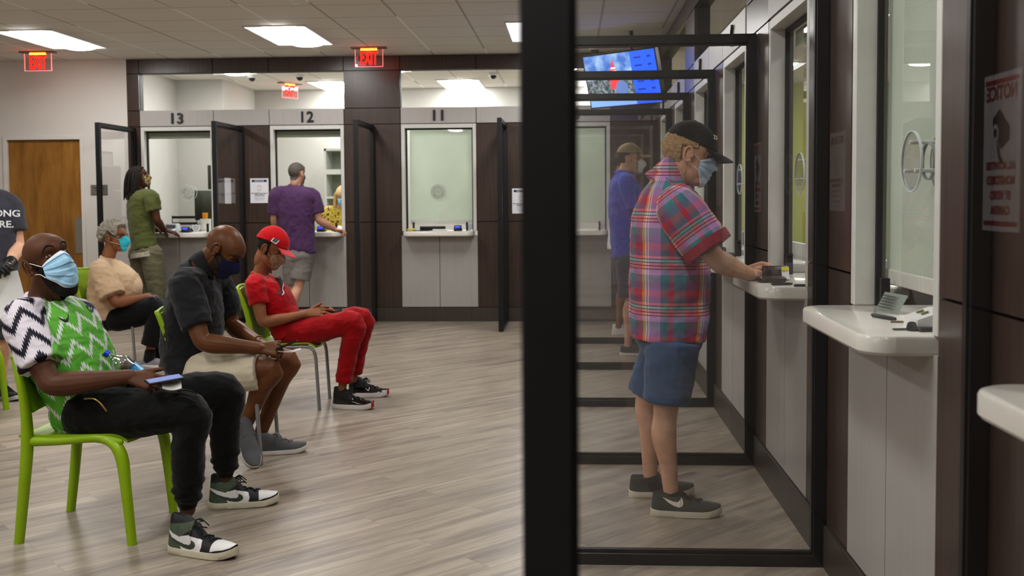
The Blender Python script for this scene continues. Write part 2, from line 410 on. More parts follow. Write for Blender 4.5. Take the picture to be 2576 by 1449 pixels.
def teller_window(w, s0, n, blind):
    s1 = s0+WW
    fr = MB(); t = .045
    w.bb(fr, s0+.004, s0+t, 0, .1, ZC, ZH0-.004, 0, .002); w.bb(fr, s1-t, s1-.004, 0, .1, ZC, ZH0-.004, 0, .004); w.bb(fr, s0+t-.0005, s1-t+.0005, 0, .0995, ZH0-.05, ZH0-.004, 0, .002)
    win = struct('window_%d' % n, fr, ALU)
    g = MB()
    for a, c in ((s0+t, s0+t+.016), (s1-t-.016, s1-t)): w.bb(g, a, c, .07, .1, ZC, ZH0-.05)
    w.bb(g, s0+t, s1-t, .07, .1, ZH0-.066, ZH0-.05); obj('gasket', g, SEAL, win, False)
    p = MB(); p.quad(*[w.pt(q, .08, z) for q, z in ((s0+t+.002, ZC+.075), (s1-t-.002, ZC+.075), (s1-t-.002, ZH0-.055), (s0+t+.002, ZH0-.055))]); obj('pane', p, PANE, win, False)
    for a in (s0+t+.07, s1-t-.09):
        c = MB(); w.bb(c, a, a+.02, .066, .096, ZC, ZC+.1, 0, .002); obj('glass_clamp', c, BLK, win, False)
    # counter shelf: rounded front corners, runs through the opening
    poly = []; r = .085; fx = -.185
    a0, a1 = s0+.03, s1-.03
    pts = [(a0, .42), (a0, fx+r)] + [(a0+r-r*math.cos(q), fx+r-r*math.sin(q)) for q in np.linspace(0, PI/2, 9)] + [(a1-r+r*math.sin(q), fx+r-r*math.cos(q)) for q in np.linspace(0, PI/2, 9)] + [(a1, .42)]
    cs = MB()
    def lay(ins, z): 
        cx = (a0+a1)/2
        return np.array([w.pt(cx+(s-cx)*(1-ins/(WW/2)), d+(ins if d < .2 else 0), z) for s, d in pts])
    Z0 = ZC-.055; cs.loft([lay(.006, Z0), lay(0, Z0+.008), lay(0, ZC-.01), lay(.003, ZC-.003), lay(.009, ZC)], 0)
    if w.side == 'right':
        m = MB(); w.bb(m, s0-.3, s1+.3, .425, .46, ZC-.3, ZC+.085); struct('trim_%d' % n, m, ALU)
    side = 'far wall' if w.side == 'back' else 'right wall'
    solo('counter_shelf', cs, SOLID, 'white rounded counter shelf under window number %s on the %s' % (WORDS[n], side), 'counter', group='teller counters', smooth=30)
    # number standing off the header
    nt_ = thing('window_number', 'black raised number %d on the header over its teller window' % n, 'number sign', w.pt((s0+s1)/2, -.02, 2.305), group='window numbers')
    for i, ch in enumerate(str(n)):
        sgn = 1 if w.side == 'back' else -1; off = 0 if n < 10 else (i-.5)*.092
        obj('numeral', w.text(text_mb(ch, .172, .008, bold=.0022), (s0+s1)/2+sgn*off, 2.301, -.013), BLK, nt_, False)
    # blind
    bl = thing('roller_blind', ('lowered pale roller blind covering window number %s' if blind == 1 else 'rolled-up pale blind at the top of window number %s') % WORDS[n], 'blind', w.pt((s0+s1)/2, .15, ZH0-.07), group='roller blinds')
    if blind == 1:
        m = MB(); w.bb(m, s0+.085, s1-.02, .118, .121, 1.16, ZH0-.03); obj('blind_cloth', m, BLIND, bl, False)
        m = MB(); w.bb(m, s0+.085, s1-.02, .112, .126, 1.115, 1.165, 0, .004); obj('hem_bar', m, mat('white_hem_bar', srgb(226,224,216), .4), bl, False)
    else:
        m = MB(); P = [w.pt(s0+.05, .16, ZH0-.075), w.pt(s1-.05, .16, ZH0-.075)]; m.tube(P, .038, 16, cap='flat'); obj('blind_roll', m, BLIND, bl)
        m = MB(); w.bb(m, s0+.05, s1-.05, .12, .123, ZH0-.135, ZH0-.06); obj('hem_bar', m, mat('grey_green_hem', srgb(150,158,138), .6), bl, False)
    return win
blinds = {13:0, 12:0, 11:1, 10:1, 3:1, 4:1, 5:0, 6:0, 7:0, 8:1, 9:1}
WIN = {}
for s0, n in back_bays: WIN[n] = teller_window(WB, s0, n, blinds[n])
for s0, n in right_bays: WIN[n] = teller_window(WR, s0, n, blinds[n])

# speaking ports: two clear discs on chrome stand-offs
CLEAR = glass_mat('clear_acrylic', .02, (.995,.995,.995,1))
EDGE = mat('acrylic_edge', srgb(214,220,220), .15, spec=.6)
CHROME = mat('clear_stand_off', srgb(206,208,208), .2, spec=.6)
def speak_port(w, s, z, win):
    for d in (.03, .115):
        m = MB(); c = w.pt(s, d, z); ax = w.pt(s, d+1, z)-c
        m.lathe([(.0, 0), (.088, 0), (.088, .006), (0, .006)], c, ax, 40, cap=False); obj('speaking_disc', m, CLEAR, win)
        m = MB(); m.lathe([(.0865, -.0005), (.09, -.0005), (.09, .0065), (.0865, .0065)], c, ax, 40, cap=False); obj('disc_rim', m, EDGE, win)
    for k in range(3):
        a = PI/2+k*2*PI/3; m = MB(); q = w.pt(s+.055*math.cos(a), .03, z+.055*math.sin(a)); ax = w.pt(s, 1, z)-w.pt(s, 0, z)
        m.tube([q-ax*.004, q+ax*.095], .006, 10, cap='flat'); obj('stand_off', m, CHROME, win)
    m = MB(); c = w.pt(s, .076, z); m.lathe([(.053, 0), (.056, 0), (.056, .01), (.053, .01)], c, w.pt(s, 1, z)-w.pt(s, 0, z), 32, cap=False); obj('port_ring', m, mat('grey_port_ring', srgb(150,156,156), .3), win)
speak_port(WB, -1.517, 1.49, WIN[11]); speak_port(WB, -4.45, 1.50, WIN[13])
speak_port(WR, 3.13, 1.515, WIN[4]); speak_port(WR, 4.63, 1.515, WIN[5]); speak_port(WR, 6.25, 1.515, WIN[6])

# ---- left painted wall with door
m = MB(); dx0, dx1, dz = -6.565, -5.695, 2.125
m.bb(-9, dx0-.05, D, D+.12, 0, HC).bb(dx1+.05, -5.119, D, D+.12, 0, HC).bb(dx0-.05, dx1+.05, D, D+.12, dz+.05, HC)
m.bb(-9.1, -9, -4.5, D, 0, HC); struct('wall_left', m, PAINT)
m = MB(); m.bb(-9, -6.62, D-.012, D, 0, .1).bb(-5.64, -5.119, D-.012, D, 0, .1); struct('baseboard_left', m, BASEB)
m = MB(); m.bb(-9, RX, -4.5, -4.4, 0, HC); struct('wall_front', m, PAINT)
def wood_mat():
    mm = bpy.data.materials.new('maple_veneer'); t = NT(mm); v = t.coord('Object', scale=(1, 1, .16)); n = t.noise(v, 9, 6, .65); f = t.noise(t.coord('Object', scale=(60, 60, 2)), 1, 3)
    c = t.ramp(n, [(.3, srgb(118,80,32)), (.5, srgb(150,106,47)), (.7, srgb(172,126,62))]); c = t.mix(t.math('MULTIPLY', f, .3), c, srgb(112,76,34)); t.base(c)
    t.bsdf.inputs['Roughness'].default_value = .35; return mm
door = struct('door_1', MB().bb(dx0, dx1, D+.03, D+.075, .008, dz), wood_mat())
m = MB()
for a, c in ((dx0-.05, dx0-.004), (dx1+.004, dx1+.05)): m.bb(a, c, D-.015, D+.1, 0, dz+.05, 0, .003)
m.bb(dx0-.0045, dx1+.0045, D-.015, D+.1, dz+.004, dz+.05, 0, .003); obj('door_frame', m, PAINT, door, False)
STEEL = mat('brushed_steel', srgb(170,168,162), .35, metal=.9, stretch=(1,1,30), var=.08, vscale=10)
m = MB(); m.bb(-5.79, -5.705, D+.022, D+.03, .80, 1.22); obj('push_plate', m, STEEL, door, False)
m = MB(); m.bb(dx0, dx1, D+.024, D+.03, .01, .26); obj('kick_plate', m, STEEL, door, False)
sg = thing('room_sign', 'small grey room sign on the white wall right of the wooden door', 'sign', (-5.475, D, 1.54))
m = MB(); m.bb(-5.575, -5.375, D-.012, D, 1.484, 1.60, 0, .003); obj('sign_plate', m, mat('grey_sign_plate', srgb(112,108,104), .5), sg, False)
m = MB()
for z, wd in ((1.558, .13), (1.53, .09)): m.bb(-5.475-wd/2, -5.475+wd/2, D-.0128, D-.011, z, z+.012)
obj('lettering', m, mat('sign_lettering', srgb(70,66,64), .6), sg, False)

# ---- office behind the windows
m = MB(); m.bb(-5.47, -5.35, D+.12, 14.0, 0, HC).bb(-5.47, -4.82, 14.0, 14.12, 0, HC).bb(-4.82, -4.7, 14.0, 15.45, 0, HC).bb(-4.82, 1.55, 15.45, 15.57, 0, HC)
struct('wall_office', m, OFFICE)
m = MB(); m.bb(1.55, 5, 15.44, 15.57, 0, HC); struct('wall_lime', m, LIME)
m = MB(); m.bb(4.6, 4.72, -1, 15.43, 0, HC); struct('wall_office_right', m, OFFICE)
m = MB(); m.bb(RX+.12, 4.7, -1.1, -1, 0, HC); struct('wall_office_front', m, OFFICE)

# ---- lights
LENS = mat('lit_diffuser', (1, .995, .985, 1), .4, emit=15.0)
REFL = mat('lit_reflector', srgb(226,226,230), .5, emit=.55)
TFR = mat('white_troffer_frame', srgb(224,222,216), .5)
def troffer(x, y, label, group, z=HC):
    """recessed 60 x 120 cm troffer: a basket diffuser between curved side reflectors"""
    t = thing('ceiling_light', label, 'ceiling light', (x, y, z-.012), group=group)
    W, L = .30, .605
    f = MB()
    for a in (-1, 1):
        f.bb(x+a*W-.012*(a > 0)-.0*(a < 0), x+a*W+.012*(a < 0), y-L, y+L, z-.012, z+.001)
        f.bb(x-W, x+W, y+a*L-.012*(a > 0), y+a*L+.012*(a < 0), z-.012, z+.001)
    obj('frame', f, TFR, t, False)
    r = MB(); r.bb(x-W+.012, x+W-.012, y-L+.012, y+L-.012, z-.006, z-.002); obj('reflector', r, REFL, t, False)
    d = MB(); th = np.linspace(0, PI, 13); P = np.array([[(x+.16*math.cos(q)+.03, yy, z-.006-.028*math.sin(q)) for q in th] for yy in np.linspace(y-L+.03, y+L-.03, 3)])
    d.grid(P); d.add(P[0], [tuple(range(12, -1, -1))]); d.add(P[-1], [tuple(range(13))]); obj('diffuser', d, LENS, t)
    return t
T1 = 'white recessed ceiling light at the %s of the waiting-room ceiling'
T0 = troffer(-5.2, 10.33, T1 % 'far left', 'waiting room ceiling lights')
def more(x, y, label, group):
    c = copy_tree(T0); c.location = (x, y, HC-.012); tag(c, label, None, group); return c
more(-2.765, 10.33, 'white recessed ceiling light left of the exit sign over window twelve', 'waiting room ceiling lights')
more(-.30, 10.33, 'white recessed ceiling light cut by the big black post', 'waiting room ceiling lights')
k = 0
for y in (6.68, 3.02, -.64):
    for x in (-5.2, -2.765, -.33): k += 1; more(x, y, 'white recessed ceiling light above the seats, out of the picture', 'ceiling lights over the seats')
more(-3.35, 14.95, 'white recessed ceiling light in the office behind window twelve', 'office ceiling lights')
more(-1.54, 14.95, 'white recessed ceiling light in the office behind window eleven', 'office ceiling lights')
for x, y in ((-4.3, 12.75), (-2.3, 12.75), (-.1, 12.75), (.4, 14.95), (2.6, 13.6), (2.6, 10.2), (2.6, 7.2), (2.6, 4.2), (2.6, 1.4)):  # extra lamps, added to brighten the office
    more(x, y, 'white recessed ceiling light added to brighten the office behind the teller windows', 'office ceiling lights')
# ================================================================== PEOPLE: TOOLS
from mathutils import noise as mnoise
def organic(mb, voxel=.006, smooth=4, fac=.5):
    """fuse overlapping volumes into one continuous skin"""
    me = mb.mesh('tmp', [SEAL], False); o = bpy.data.objects.new('tmp', me); COL.objects.link(o)
    r = o.modifiers.new('r', 'REMESH'); r.mode = 'VOXEL'; r.voxel_size = voxel
    if smooth: s = o.modifiers.new('s', 'SMOOTH'); s.iterations = smooth; s.factor = fac
    dg = bpy.context.evaluated_depsgraph_get(); ev = bpy.data.meshes.new_from_object(o.evaluated_get(dg))
    out = MB(); v = np.empty(len(ev.vertices)*3); ev.vertices.foreach_get('co', v)
    out.add(v.reshape(-1, 3), [tuple(p.vertices) for p in ev.polygons])
    bpy.data.objects.remove(o); bpy.data.meshes.remove(me); bpy.data.meshes.remove(ev); return out
def vnormals(V, F):
    N = np.zeros_like(V); Q = np.array([f if len(f) == 4 else (f[0], f[1], f[2], f[2]) for f in F])
    n = np.cross(V[Q[:,2]]-V[Q[:,0]], V[Q[:,3]]-V[Q[:,1]])
    for k in range(4): np.add.at(N, Q[:,k], n)
    return N/np.maximum(np.linalg.norm(N, axis=1, keepdims=True), 1e-12)
def wrinkle(mb, amp, scale=(12,12,30), seed=0, R=None, ridged=True, mask=None):
    """push cloth in and out in soft folds"""
    V = mb.verts(); N = vnormals(V, mb.F); P = V if R is None else V @ np.asarray(R)
    P = P*np.array(scale)+seed*7.3
    h = np.array([mnoise.noise(p) for p in P])
    if ridged: h = .5-np.abs(h)*1.6
    h2 = h*amp
    if mask is not None: h2 = h2*mask(V)
    mb.V = [V+N*h2[:, None]]; return mb
def cut_open(mb, openings):
    return mb
    """remove the flat caps at hems so that cloth ends in an open edge: (centre, outward direction, radius[, cosine, depth])"""
    V = mb.verts(); Q = np.array([f if len(f) == 4 else (f[0], f[1], f[2], f[2]) for f in mb.F])
    C = V[Q].mean(1); n = np.cross(V[Q[:,2]]-V[Q[:,0]], V[Q[:,3]]-V[Q[:,1]]); n /= np.maximum(np.linalg.norm(n, axis=1, keepdims=True), 1e-12)
    kill = np.zeros(len(Q), bool)
    for op in openings:
        c, d, r = op[:3]; cos = op[3] if len(op) > 3 else .55; dep = op[4] if len(op) > 4 else .03
        d = unit(d); rel = C-np.asarray(c); ax = rel @ d; rad = np.linalg.norm(rel-ax[:, None]*d, axis=1)
        kill |= (n @ d > cos) & (np.abs(ax) < dep) & (rad < r)
    keep = [k for k in range(len(mb.F)) if not kill[k]]
    mb.F = [mb.F[k] for k in keep]; mb.M = [mb.M[k] for k in keep]; return mb
def torso(mb, spine, lat, n=28, p=2.4, sub=4):
    """spine: list of (centre, half width, front depth, back depth); lat: the figure's left"""
    P = np.array([s[0] for s in spine], float); R = np.array([s[1:4] for s in spine], float)
    P, R = smoothpath(P, R, sub); T = np.gradient(P, axis=0); T /= np.linalg.norm(T, axis=1, keepdims=True)
    lats = lat if callable(lat) else (lambda t: lat)
    th = np.linspace(0, 2*PI, n, endpoint=False); rings = []
    for i in range(len(P)):
        l = np.asarray(lats(i/(len(P)-1)), float); l = unit(l-T[i]*np.dot(l, T[i])); f = np.cross(l, T[i])      # forward
        c, s = np.cos(th), np.sin(th); cx = np.sign(c)*np.abs(c)**(2/p); sx = np.sign(s)*np.abs(s)**(2/p)
        rings.append(P[i]+l*(cx*R[i][0])[:, None]+f*(np.where(sx > 0, sx*R[i][1], sx*R[i][2]))[:, None])
    return mb.loft(rings)
def limb(mb, P, R, sub=4, n=14, lat=None, flat=1.0): return mb.tube(P, R, n, 0, lat, flat, 'round', sub)
def hand(mb, W, f, nrm, side, curl=(25, 35, 25), spread=.10, thumb=(.75, .75, .35), sc=1.0, curls=None, tbend=20):
    """W wrist point, f finger direction, nrm back of the hand, side +1/-1: thumb towards side*cross(nrm, f)"""
    f = unit(f); nrm = unit(np.asarray(nrm)-f*np.dot(nrm, f)); s = side*np.cross(nrm, f); k = sc
    W = np.asarray(W, float)
    rings = []
    for d, w, h, o in ((-.012,.027,.021,0), (.015,.031,.019,.001), (.045,.039,.017,.003), (.075,.043,.0145,.002), (.094,.041,.012,0)):
        th = np.linspace(0, 2*PI, 16, endpoint=False); c, q = np.cos(th), np.sin(th)
        rings.append(W+f*d*k+s*o*k+s[None]*(np.sign(c)*np.abs(c)**.8*w*k)[:, None]+nrm[None]*(np.sign(q)*np.abs(q)**.8*h*k)[:, None])
    mb.loft(rings)
    off = (.0315, .0108, -.0105, -.0305); ln = (.074, .083, .077, .060); rr = (.0090, .0092, .0088, .0078); bl = (.088, .094, .091, .083)
    for i in range(4):
        cu = curls[i] if curls else curl
        base = W+(f*bl[i]+s*off[i])*k; ang = 0; P = [base-f*.016*k, base]
        fd = unit(f+s*spread*(1.5-i)/1.5)
        for j, fr in enumerate((.45, .31, .24)):
            ang += math.radians(cu[j]); d = fd*math.cos(ang)-nrm*math.sin(ang); P.append(P[-1]+d*ln[i]*fr*k)
        r = rr[i]*k; mb.tube(P, [r*1.05, r*1.08, r, r*.93, r*.78], 10, sub=3)
    a, b2, c2 = thumb; td = unit(f*a+s*b2-nrm*c2); base = W+(f*.028+s*.024-nrm*.006)*k
    P = [base-td*.01*k, base+td*.03*k]; d2 = unit(td+f*math.tan(math.radians(tbend))); P.append(P[-1]+d2*.033*k); P.append(P[-1]+unit(d2+f*.15)*.027*k)
    mb.tube(P, [.0155*k, .0135*k, .0105*k, .0085*k], 10, sub=3)
    return W+f*.09*k
# ---------------------------------------------------------------- heads
def _ray(d, c, r):
    r = np.asarray(r); c = np.asarray(c); a = ((d/r)**2).sum(-1); b = ((d/r)*(c/r)).sum(-1); q = ((c/r)**2).sum()-1
    disc = np.maximum(b*b-a*q, 0); return np.where(b*b-a*q >= 0, (b+np.sqrt(disc))/a, 0)
class Head:
    """local frame: x forward, y left, z up; origin between the ears; about 24 cm chin to crown"""
    def __init__(h, pos, fwd, up=(0,0,1), sc=1.0, jaw=1.0, wide=1.0):
        h.pos = np.asarray(pos, float); h.R = frame(fwd, up); h.sc = sc; h.jaw = jaw; h.wide = wide
    def w(h, P): return h.pos+(np.asarray(P, float)*h.sc) @ h.R.T
    def wd(h, d): return np.asarray(d, float) @ h.R.T
    def rad(h, d):
        rs = np.stack([_ray(d, (-.016, 0, .034), (.098, .076*h.wide, .090)), _ray(d, (.022, 0, -.035), (.070, .061*h.wide*h.jaw, .084)),
                       _ray(d, (.052, 0, -.088), (.036, .036*h.jaw, .034)), _ray(d, (.03, 0, .045), (.066, .066*h.wide, .055)), _ray(d, (-.03, 0, -.07), (.055, .05, .09))])
        k = 140; return np.log(np.exp(np.clip(rs, .02, .3)*k).sum(0))/k-.004
    def feat(h, P):
        y, z = P[..., 1], P[..., 2]; g = lambda y0, z0, sy, sz: np.exp(-((y-y0)/sy)**2-((z-z0)/sz)**2); front = np.clip((P[..., 0]-.03)/.03, 0, 1)
        ay = np.abs(y); ga = lambda y0, z0, sy, sz: np.exp(-((ay-y0)/sy)**2-((z-z0)/sz)**2)
        dx = .017*np.exp(-(y/.0095)**2)*np.clip((.035-z)/.062, 0, 1)*np.clip((z+.047)/.016, 0, 1)+.009*g(0, -.028, .014, .012)+.004*ga(.014, -.032, .008, .008)
        dx += -.011*ga(.031, .014, .017, .011)+.004*ga(.03, .036, .022, .008)+.002*g(0, .03, .012, .01)+.003*ga(.045, -.012, .018, .016)
        dx += .006*g(0, -.060, .022, .007)+.005*g(0, -.072, .020, .007)-.003*g(0, -.066, .024, .003)+.006*g(0, -.100, .022, .014)-.003*g(0, -.083, .025, .008)
        return dx*front
    def surf(h, d, features=True):
        d = d/np.linalg.norm(d, axis=-1, keepdims=True); P = d*h.rad(d)[..., None]
        if features: P = P.copy(); P[..., 0] += h.feat(P)
        return P
    def dirs(h, az, el): return np.stack([np.cos(el)*np.cos(az), np.cos(el)*np.sin(az), np.sin(el)], -1)
    def mesh(h, mb, nu=72, nv=56, gaze=(1,0,0), lid=.35, ears=True, eyes=True):
        el = np.linspace(-1.45, PI/2-.01, nv); az = np.linspace(-PI, PI, nu, endpoint=False); E, A = np.meshgrid(el, az, indexing='ij')
        P = h.surf(h.dirs(A, E)); t = MB(); t.grid(h.w(P), 0, wrap=True)
        t.add(h.w(P[-1]), [tuple(range(nu))]); mb.merge(t)
        if eyes:
            for sd in (-1, 1):
                c = V3(.0715, sd*.0315, .014); c[0] = h.surf(h.dirs(np.array(math.atan2(c[1], .08)), np.array(math.atan2(.014, .085))))[0]-.0065
                Rg = frame(gaze); e = MB()
                e.ell((0,0,0), (.0125,)*3, nu=16, nv=10, mi=1); v = e.verts(); e.V = [v+c]; mb.merge(MB().add(h.w(e.verts()), e.F, 1))
                q = MB(); q.lathe([(.0062, .0108), (.0056, .0122), (.003, .0130), (.0001, .0132)], c, Rg[:, 0], 14, 2, cap=False); mb.merge(MB().add(h.w(q.verts()), q.F, 2))
                for up, a0, a1 in ((1, lid, 1.75), (-1, .36, 1.6)):       # eyelids
                    aa = np.linspace(a0, a1, 6); bb = np.linspace(-1.35, 1.35, 12); L = np.array([[c+.0142*V3(math.cos(x)*math.cos(y), math.cos(x)*math.sin(y), up*math.sin(x)) for y in bb] for x in aa])
                    mb.merge(MB().grid(h.w(L), 0))
        if ears:
            for sd in (-1, 1):
                n = 22; rings = []
                for k in range(n):           # rim of the ear, an open spiral
                    a = -2.2+4.7*k/(n-1); rr = .0045 if 2 < k < n-3 else .0035
                    rings.append((V3(-.012-.018*math.cos(a+.35)*.95, sd*(.083*h.wide+.006*math.cos(a)*0+.007*(1-abs(a-.2)/2.6)), .002+.030*math.sin(a+.35)), rr))
                q = MB(); q.tube([p for p, _ in rings], [r for _, r in rings], 8); mb.merge(MB().add(h.w(q.verts()), q.F, 0))
                q = MB(); q.ell((-.010, sd*.0795*h.wide, .002), (.017, .006, .028), nu=14, nv=10); q.ell((-.004, sd*.080*h.wide, -.024), (.008, .005, .010), nu=12, nv=8)
                q.ell((.004, sd*.080*h.wide, -.002), (.006, .005, .009), nu=10, nv=8); mb.merge(MB().add(h.w(q.verts()), q.F, 0))
        return mb
    def patch(h, inside, t=.008, nu=90, nv=64, rough=0.0, rs=60, seed=0, el0=-1.3, thick=True):
        """shell lying on the head where inside(az, el, P) holds: hair, stubble, crown of a cap"""
        el = np.linspace(el0, PI/2-.005, nv); az = np.linspace(-PI, PI, nu, endpoint=False); E, A = np.meshgrid(el, az, indexing='ij'); d = h.dirs(A, E)
        P0 = h.surf(d); tt = t(A, E, P0) if callable(t) else t
        if rough: tt = tt+rough*np.array([[mnoise.noise(Vector(P0[i, j])*rs+Vector((seed, 0, 0))) for j in range(nu)] for i in range(nv)])
        P = P0+d*np.asarray(tt)[..., None]*np.ones(P0.shape[:2])[..., None]; keep = inside(A, E, P0)
        out = MB(); f = []
        for i in range(nv-1):
            for j in range(nu):
                k = (j+1) % nu
                if keep[i, j] and keep[i+1, j] and keep[i, k] and keep[i+1, k]: f.append((i*nu+j, i*nu+k, (i+1)*nu+k, (i+1)*nu+j))
        if keep[-1].all(): f.append(tuple((nv-1)*nu+j for j in range(nu)))
        Q = h.w(P).reshape(-1, 3); B = h.w(P0+d*(-.002)).reshape(-1, 3)
        out.add(Q, f)
        # skirt around the rim
        cnt = {}
        for q in f:
            for a, b in zip(q, q[1:]+q[:1]): cnt[(a, b)] = 1
        rim = [(a, b) for (a, b) in cnt if (b, a) not in cnt]
        sk = MB()
        for a, b in rim: sk.quad(Q[a], B[a], B[b], Q[b])
        return out.merge(sk)
    def mask(h, kind='surgical', nu=33, nv=41, low=0.0):
        """face covering that follows nose, cheeks and chin; returns (cloth, [strap points])"""
        u = np.linspace(-1, 1, nu); v = np.linspace(0, 1, nv); U, Vv = np.meshgrid(u, v, indexing='xy')
        if kind == 'cup':
            az = U*.62*(1-.15*Vv); top = .16-.34*np.abs(U)**1.6; bot = -1.06+.42*np.abs(U)**1.6
        elif kind == 'cloth':
            az = U*.92; top = .17-.42*np.abs(U)**1.2; bot = -1.12+.50*np.abs(U)**1.4
        else:
            az = U*.95; top = .17-.34*np.abs(U)**1.3; bot = -1.13+.46*np.abs(U)**1.5
        el = top+(bot-top)*Vv; d = h.dirs(az, el); P = h.surf(d, False)
        y, z = P[..., 1], P[..., 2]; c = np.exp(-(y/.032)**2)
        nose = .021*np.exp(-(y/.016)**2-((z+.024)/.024)**2)+.012*np.exp(-(y/.02)**2-((z-.006)/.02)**2); tent = .013*c*np.sin(PI*np.clip(Vv*1.02, 0, 1))**.8
        P = P+d*(.006+low*np.clip(Vv*1.5-.4, 0, 1))[..., None]; P[..., 0] += nose*.9+tent
        if kind == 'cup': P = P+d*(.024*np.cos(U*PI/2)*np.sin(PI*Vv)**.7)[..., None]
        if kind == 'cloth': P[..., 0] += .008*np.exp(-(y/.012)**2)*np.sin(PI*Vv)
        if kind == 'surgical':
            pl = .0038*np.sign(np.sin(Vv*PI*7))*np.clip(np.sin(Vv*PI)*1.6, 0, 1)*np.clip(1.15-np.abs(U), 0, 1); P = P+d*pl[..., None]
        out = MB(); out.grid(h.w(P), (lambda i, j: 1 if (i < 4 or i >= nv-4) else 0) if kind == 'surgical' else 0)
        ed = []
        for sd, col in ((-1, 0), (1, -1)):
            T, Bm = P[int(nv*.08), col], P[int(nv*.92), col]; ear = [V3(-.012, sd*.083*h.wide, .026), V3(-.028, sd*.082*h.wide, .012), V3(-.03, sd*.081*h.wide, -.012), V3(-.02, sd*.078*h.wide, -.026)]
            out_ = lambda p: np.asarray(p)+V3(0, sd*.003, 0)
            mid1 = (T+ear[0])/2; m1 = mid1/np.linalg.norm(mid1); m1 = m1*(h.rad(m1[None])[0]+.004); mid2 = (Bm+ear[3])/2; m2 = mid2/np.linalg.norm(mid2); m2 = m2*(h.rad(m2[None])[0]+.004)
            ed.append([h.w(out_(p)) for p in [T, m1]+ear+[m2, Bm]])
        return out, ed
def add_mask(h, root, kind, mats, strap, wid=.0016, name='face_mask', label=None, low=0.0):
    cl, st = h.mask(kind, low=low); o = obj(name, cl, mats, root, label=label)
    for s in st: obj('ear_loop', MB().tube(s, wid, 6, sub=3), strap, o)
    return o
def cap_mb(h, tilt=0.0, t=.014, z0=.045, brim=.075, curve=.35, bw=.075, crown=.01, backz=0.0):
    """baseball cap: crown shell and brim, both in the head's own frame"""
    line = lambda A, P: z0+tilt*P[..., 0]+backz*np.clip(-P[..., 0]/.1, 0, 1)
    cr = h.patch(lambda A, E, P: P[..., 2] > line(A, P), lambda A, E, P: t+crown*np.clip((P[..., 2]-.06)/.06, 0, 1)*(1+.4*np.cos(A)*np.cos(E)), el0=-.2, nu=110, nv=90)
    nu, nv = 21, 9; Pq = np.zeros((nv, nu, 3)); Pb = np.zeros((nv, nu, 3))
    for i in range(nv):
        for j in range(nu):
            a = (j/(nu-1)-.5)*1.75; k = i/(nv-1); e = 0.0
            d = h.dirs(np.array(a), np.array(.2)); b = h.surf(d, False); zz = z0+tilt*b[0]+.004; rr = math.hypot(b[0], b[1])+t*.7
            f = V3(math.cos(a)*rr, math.sin(a)*rr, zz); f2 = f+V3(brim*(.35+.65*math.cos(a*1.25)), 0, 0)
            p = f*(1-k)+f2*k; p[2] = p[2]-curve*.045*abs(math.sin(a*1.05))**2*(.3+.7*k)+tilt*(p[0]-f[0])-.012*k*k
            Pq[i, j] = p; Pb[i, j] = p-V3(0, 0, .004)
    br = MB(); br.grid(h.w(Pq)); br.grid(h.w(Pb)[::-1])
    edge = MB(); 
    for i in range(nu-1): br.quad(h.w(Pq[-1, i]), h.w(Pb[-1, i]), h.w(Pb[-1, i+1]), h.w(Pq[-1, i+1]))
    return cr, br
